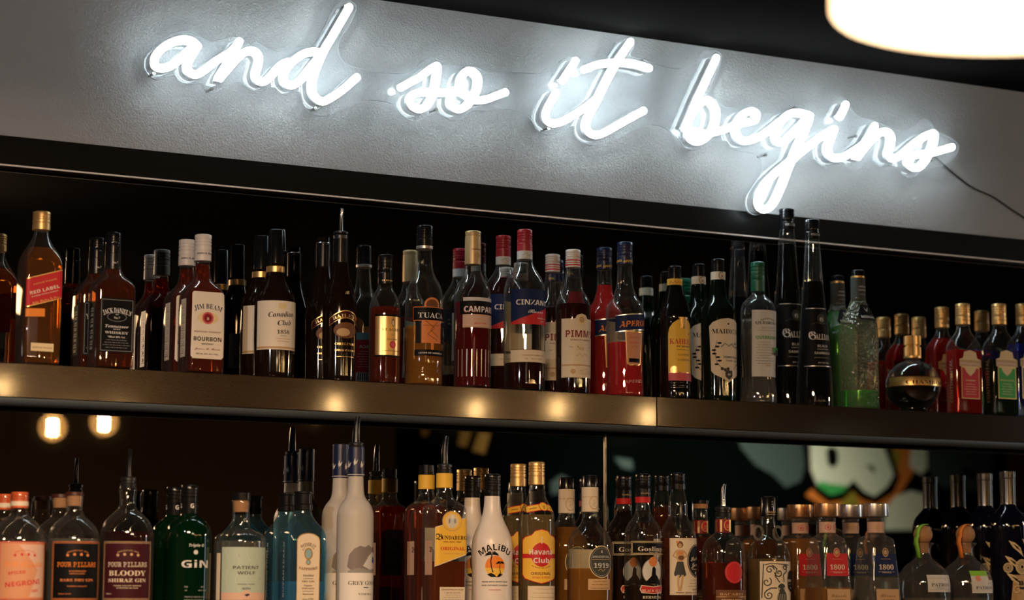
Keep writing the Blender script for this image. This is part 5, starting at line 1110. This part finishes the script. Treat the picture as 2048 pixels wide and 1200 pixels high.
# round squat tequila with cork ball: two
def squat(ax, rib, label, seal):
    B = Bottle('tequila_bottle', ax, 1120, YL, LO)
    B.body([(1085, 17), (1086, 21.5), (1089, 21), (1092, 15.5), (1108, 14.5), (1116, 16.5), (1124, 26), (1132, 37), (1142, 45), (1156, 51), (1172, 53), ('base', 51)], G_sq)
    B.fill(1196, clear_liq)
    B.lathe('cork_ball', [(1069-19*cos(pi*i/14), max(19*sin(pi*i/14), 2)) for i in range(15)], cork)
    B.lathe('cork_stem', [(1086, 11), (1106, 11.5)], cork)
    bm = bmesh.new(); s_ = B.s; w_ = 6.5*s_
    pts = [(20.2*cos(radians(a)), 1069-20.2*sin(radians(a))) for a in range(78, 191, 16)]+[(-23.5, 1078), (-24, 1086), (-21, 1098), (-18.5, 1116)]
    P3 = [Vector((u*s_, 0, B.z(y))) for u, y in pts]; rows = []
    for i, p in enumerate(P3):
        t = i/len(P3); fy = -.35*19*s_*(1-t)-(.5*17*s_)*t
        rows.append([bm.verts.new(p+Vector((.0, fy-w_*.9, 0))), bm.verts.new(p+Vector((-.0008, fy+w_*.9, 0)))])
    for i in range(len(rows)-1): bm.faces.new((rows[i][0], rows[i][1], rows[i+1][1], rows[i+1][0]))
    o = bm_obj('ribbon', bm, ink(rib), B.root); sm = o.modifiers.new('thick', 'SOLIDIFY'); sm.thickness = .0012; sm.offset = 0
    B.label([('R', -28, 1150, 34, 1184, 'mist'), ('T', 'PATRON', 2, 1168, 10, 'slate', 'serif', dict(w=46)), ('L', [(11, 1161.5), (14, 1158.5)], 1.1, 'slate'), ('R', -26, 1156, 30, 1156.7, 'grey'), ('R', -26, 1179, 30, 1179.7, 'grey'), ('T', 'TEQUILA', 2, 1175.5, 3, 'grey', 'bold', dict(w=26))] if seal == 'green' else [('E', -12, 1168, 9, 9, 'blush'), ('R', -26, 1142, 14, 1152, 'lime'), ('R', -26, 1152, 14, 1160, 'mist'), ('R', -26, 1160, 30, 1186, 'mist'), ('T', 'PATRON', 4, 1174, 9, 'slate', 'serif', dict(w=44)), ('L', [(12.5, 1168), (15.5, 1165)], 1.1, 'slate'), ('E', -12, 1157, 6, 6, 'pink')])
    return B.done(label, 'squat cork ball tequila bottles')
G_sq = glass('wavy_clear_glass', (.95, .95, .93), (.35, .34, .3), bump=(45, .45, .004), scat=.05)
squat(1847, 'lime', 'squat clear tequila bottle with cork ball stopper and green ribbon', 'green')
squat(1932, 'orange', 'squat clear tequila bottle with cork ball stopper and orange ribbon', 'orange')

# dark blue bottle with golden fern print, a pair
B = Bottle('gin_bottle', 2018, 1080, YL+.02, LO)
B.body([(943, 14), (944, 15), (958, 15), (960, 14), (1008, 14), (1014, 17), (1022, 25), (1032, 33), (1044, 37), (1060, 38), (1180, 38), ('base', 37)], navy_glass)
B.lathe('neck_sleeve', [(943, 14.6), (944, 15.6), (956, 15.6), (957, 14.8), (1006, 14.8), (1009, 15)], prin('smoked_sleeve', (.12, .11, .10), .15, .6))
fern = []
for (u, y, L_, sg) in ((-28, 1082, 34, 1), (-36, 1112, 36, 1), (-34, 1146, 40, 1), (34, 1082, 34, -1), (38, 1112, 36, -1), (36, 1146, 40, -1), (0, 1078, 26, 1)):
    t = [(u, y), (u+sg*L_*.35, y+4), (u+sg*L_*.7, y+14), (u+sg*L_*.9, y+32), (u+sg*L_*.55, y+22), (u+sg*L_*.25, y+14)]
    fern.append(('P', t, 'palegold')); fern.append(('P', [(u+sg*L_*.2, y+5), (u+sg*L_*.55, y+11), (u+sg*L_*.75, y+22), (u+sg*L_*.45, y+15)], 'black')); fern.append(('L', [(u+sg*2, y+2), (u+sg*L_*.5, y+11), (u+sg*L_*.8, y+24)], .9, 'palegold'))
for (u, y, r_) in ((-2, 1134, 14), (-30, 1136, 9), (26, 1136, 9)):
    fern.append(('E', u, y, r_, r_*1.1, 'palegold')); fern.append(('E', u, y, r_*.22, r_*.24, 'black'))
    fern += [('L', [(u+r_*.35*cos(a*pi/8), y-r_*.38*sin(a*pi/8)), (u+r_*.85*cos(a*pi/8), y-r_*.93*sin(a*pi/8))], 1.0, 'black') for a in range(16)]
fern += [swirl(10, 1172, 10, 0, 1.3), swirl(-14, 1180, 9, 1, 1.2)]
fern = [tuple('palegold' if (f[0] == 'L' and i == 3 and x == 'slate') else x for i, x in enumerate(f)) for f in fern]
B.label([('P', [(-20, 1150), (20, 1150), (26, 1206), (-26, 1206)], 'tan')]+fern+[('T', 'BLUE', 8, 1164, 12, 'black', 'bold', dict(w=38)), ('R', -10, 1174, 24, 1177, 'navy')], 0, 'golden_fern_print')
B.done('dark blue bottle with golden fern print near the right edge, front of its pair', 'dark blue fern print pair')
copy_bottle(B, 1972, 1082, row2(B)+.0, 'dark blue fern print bottle, left behind its twin at the right end')
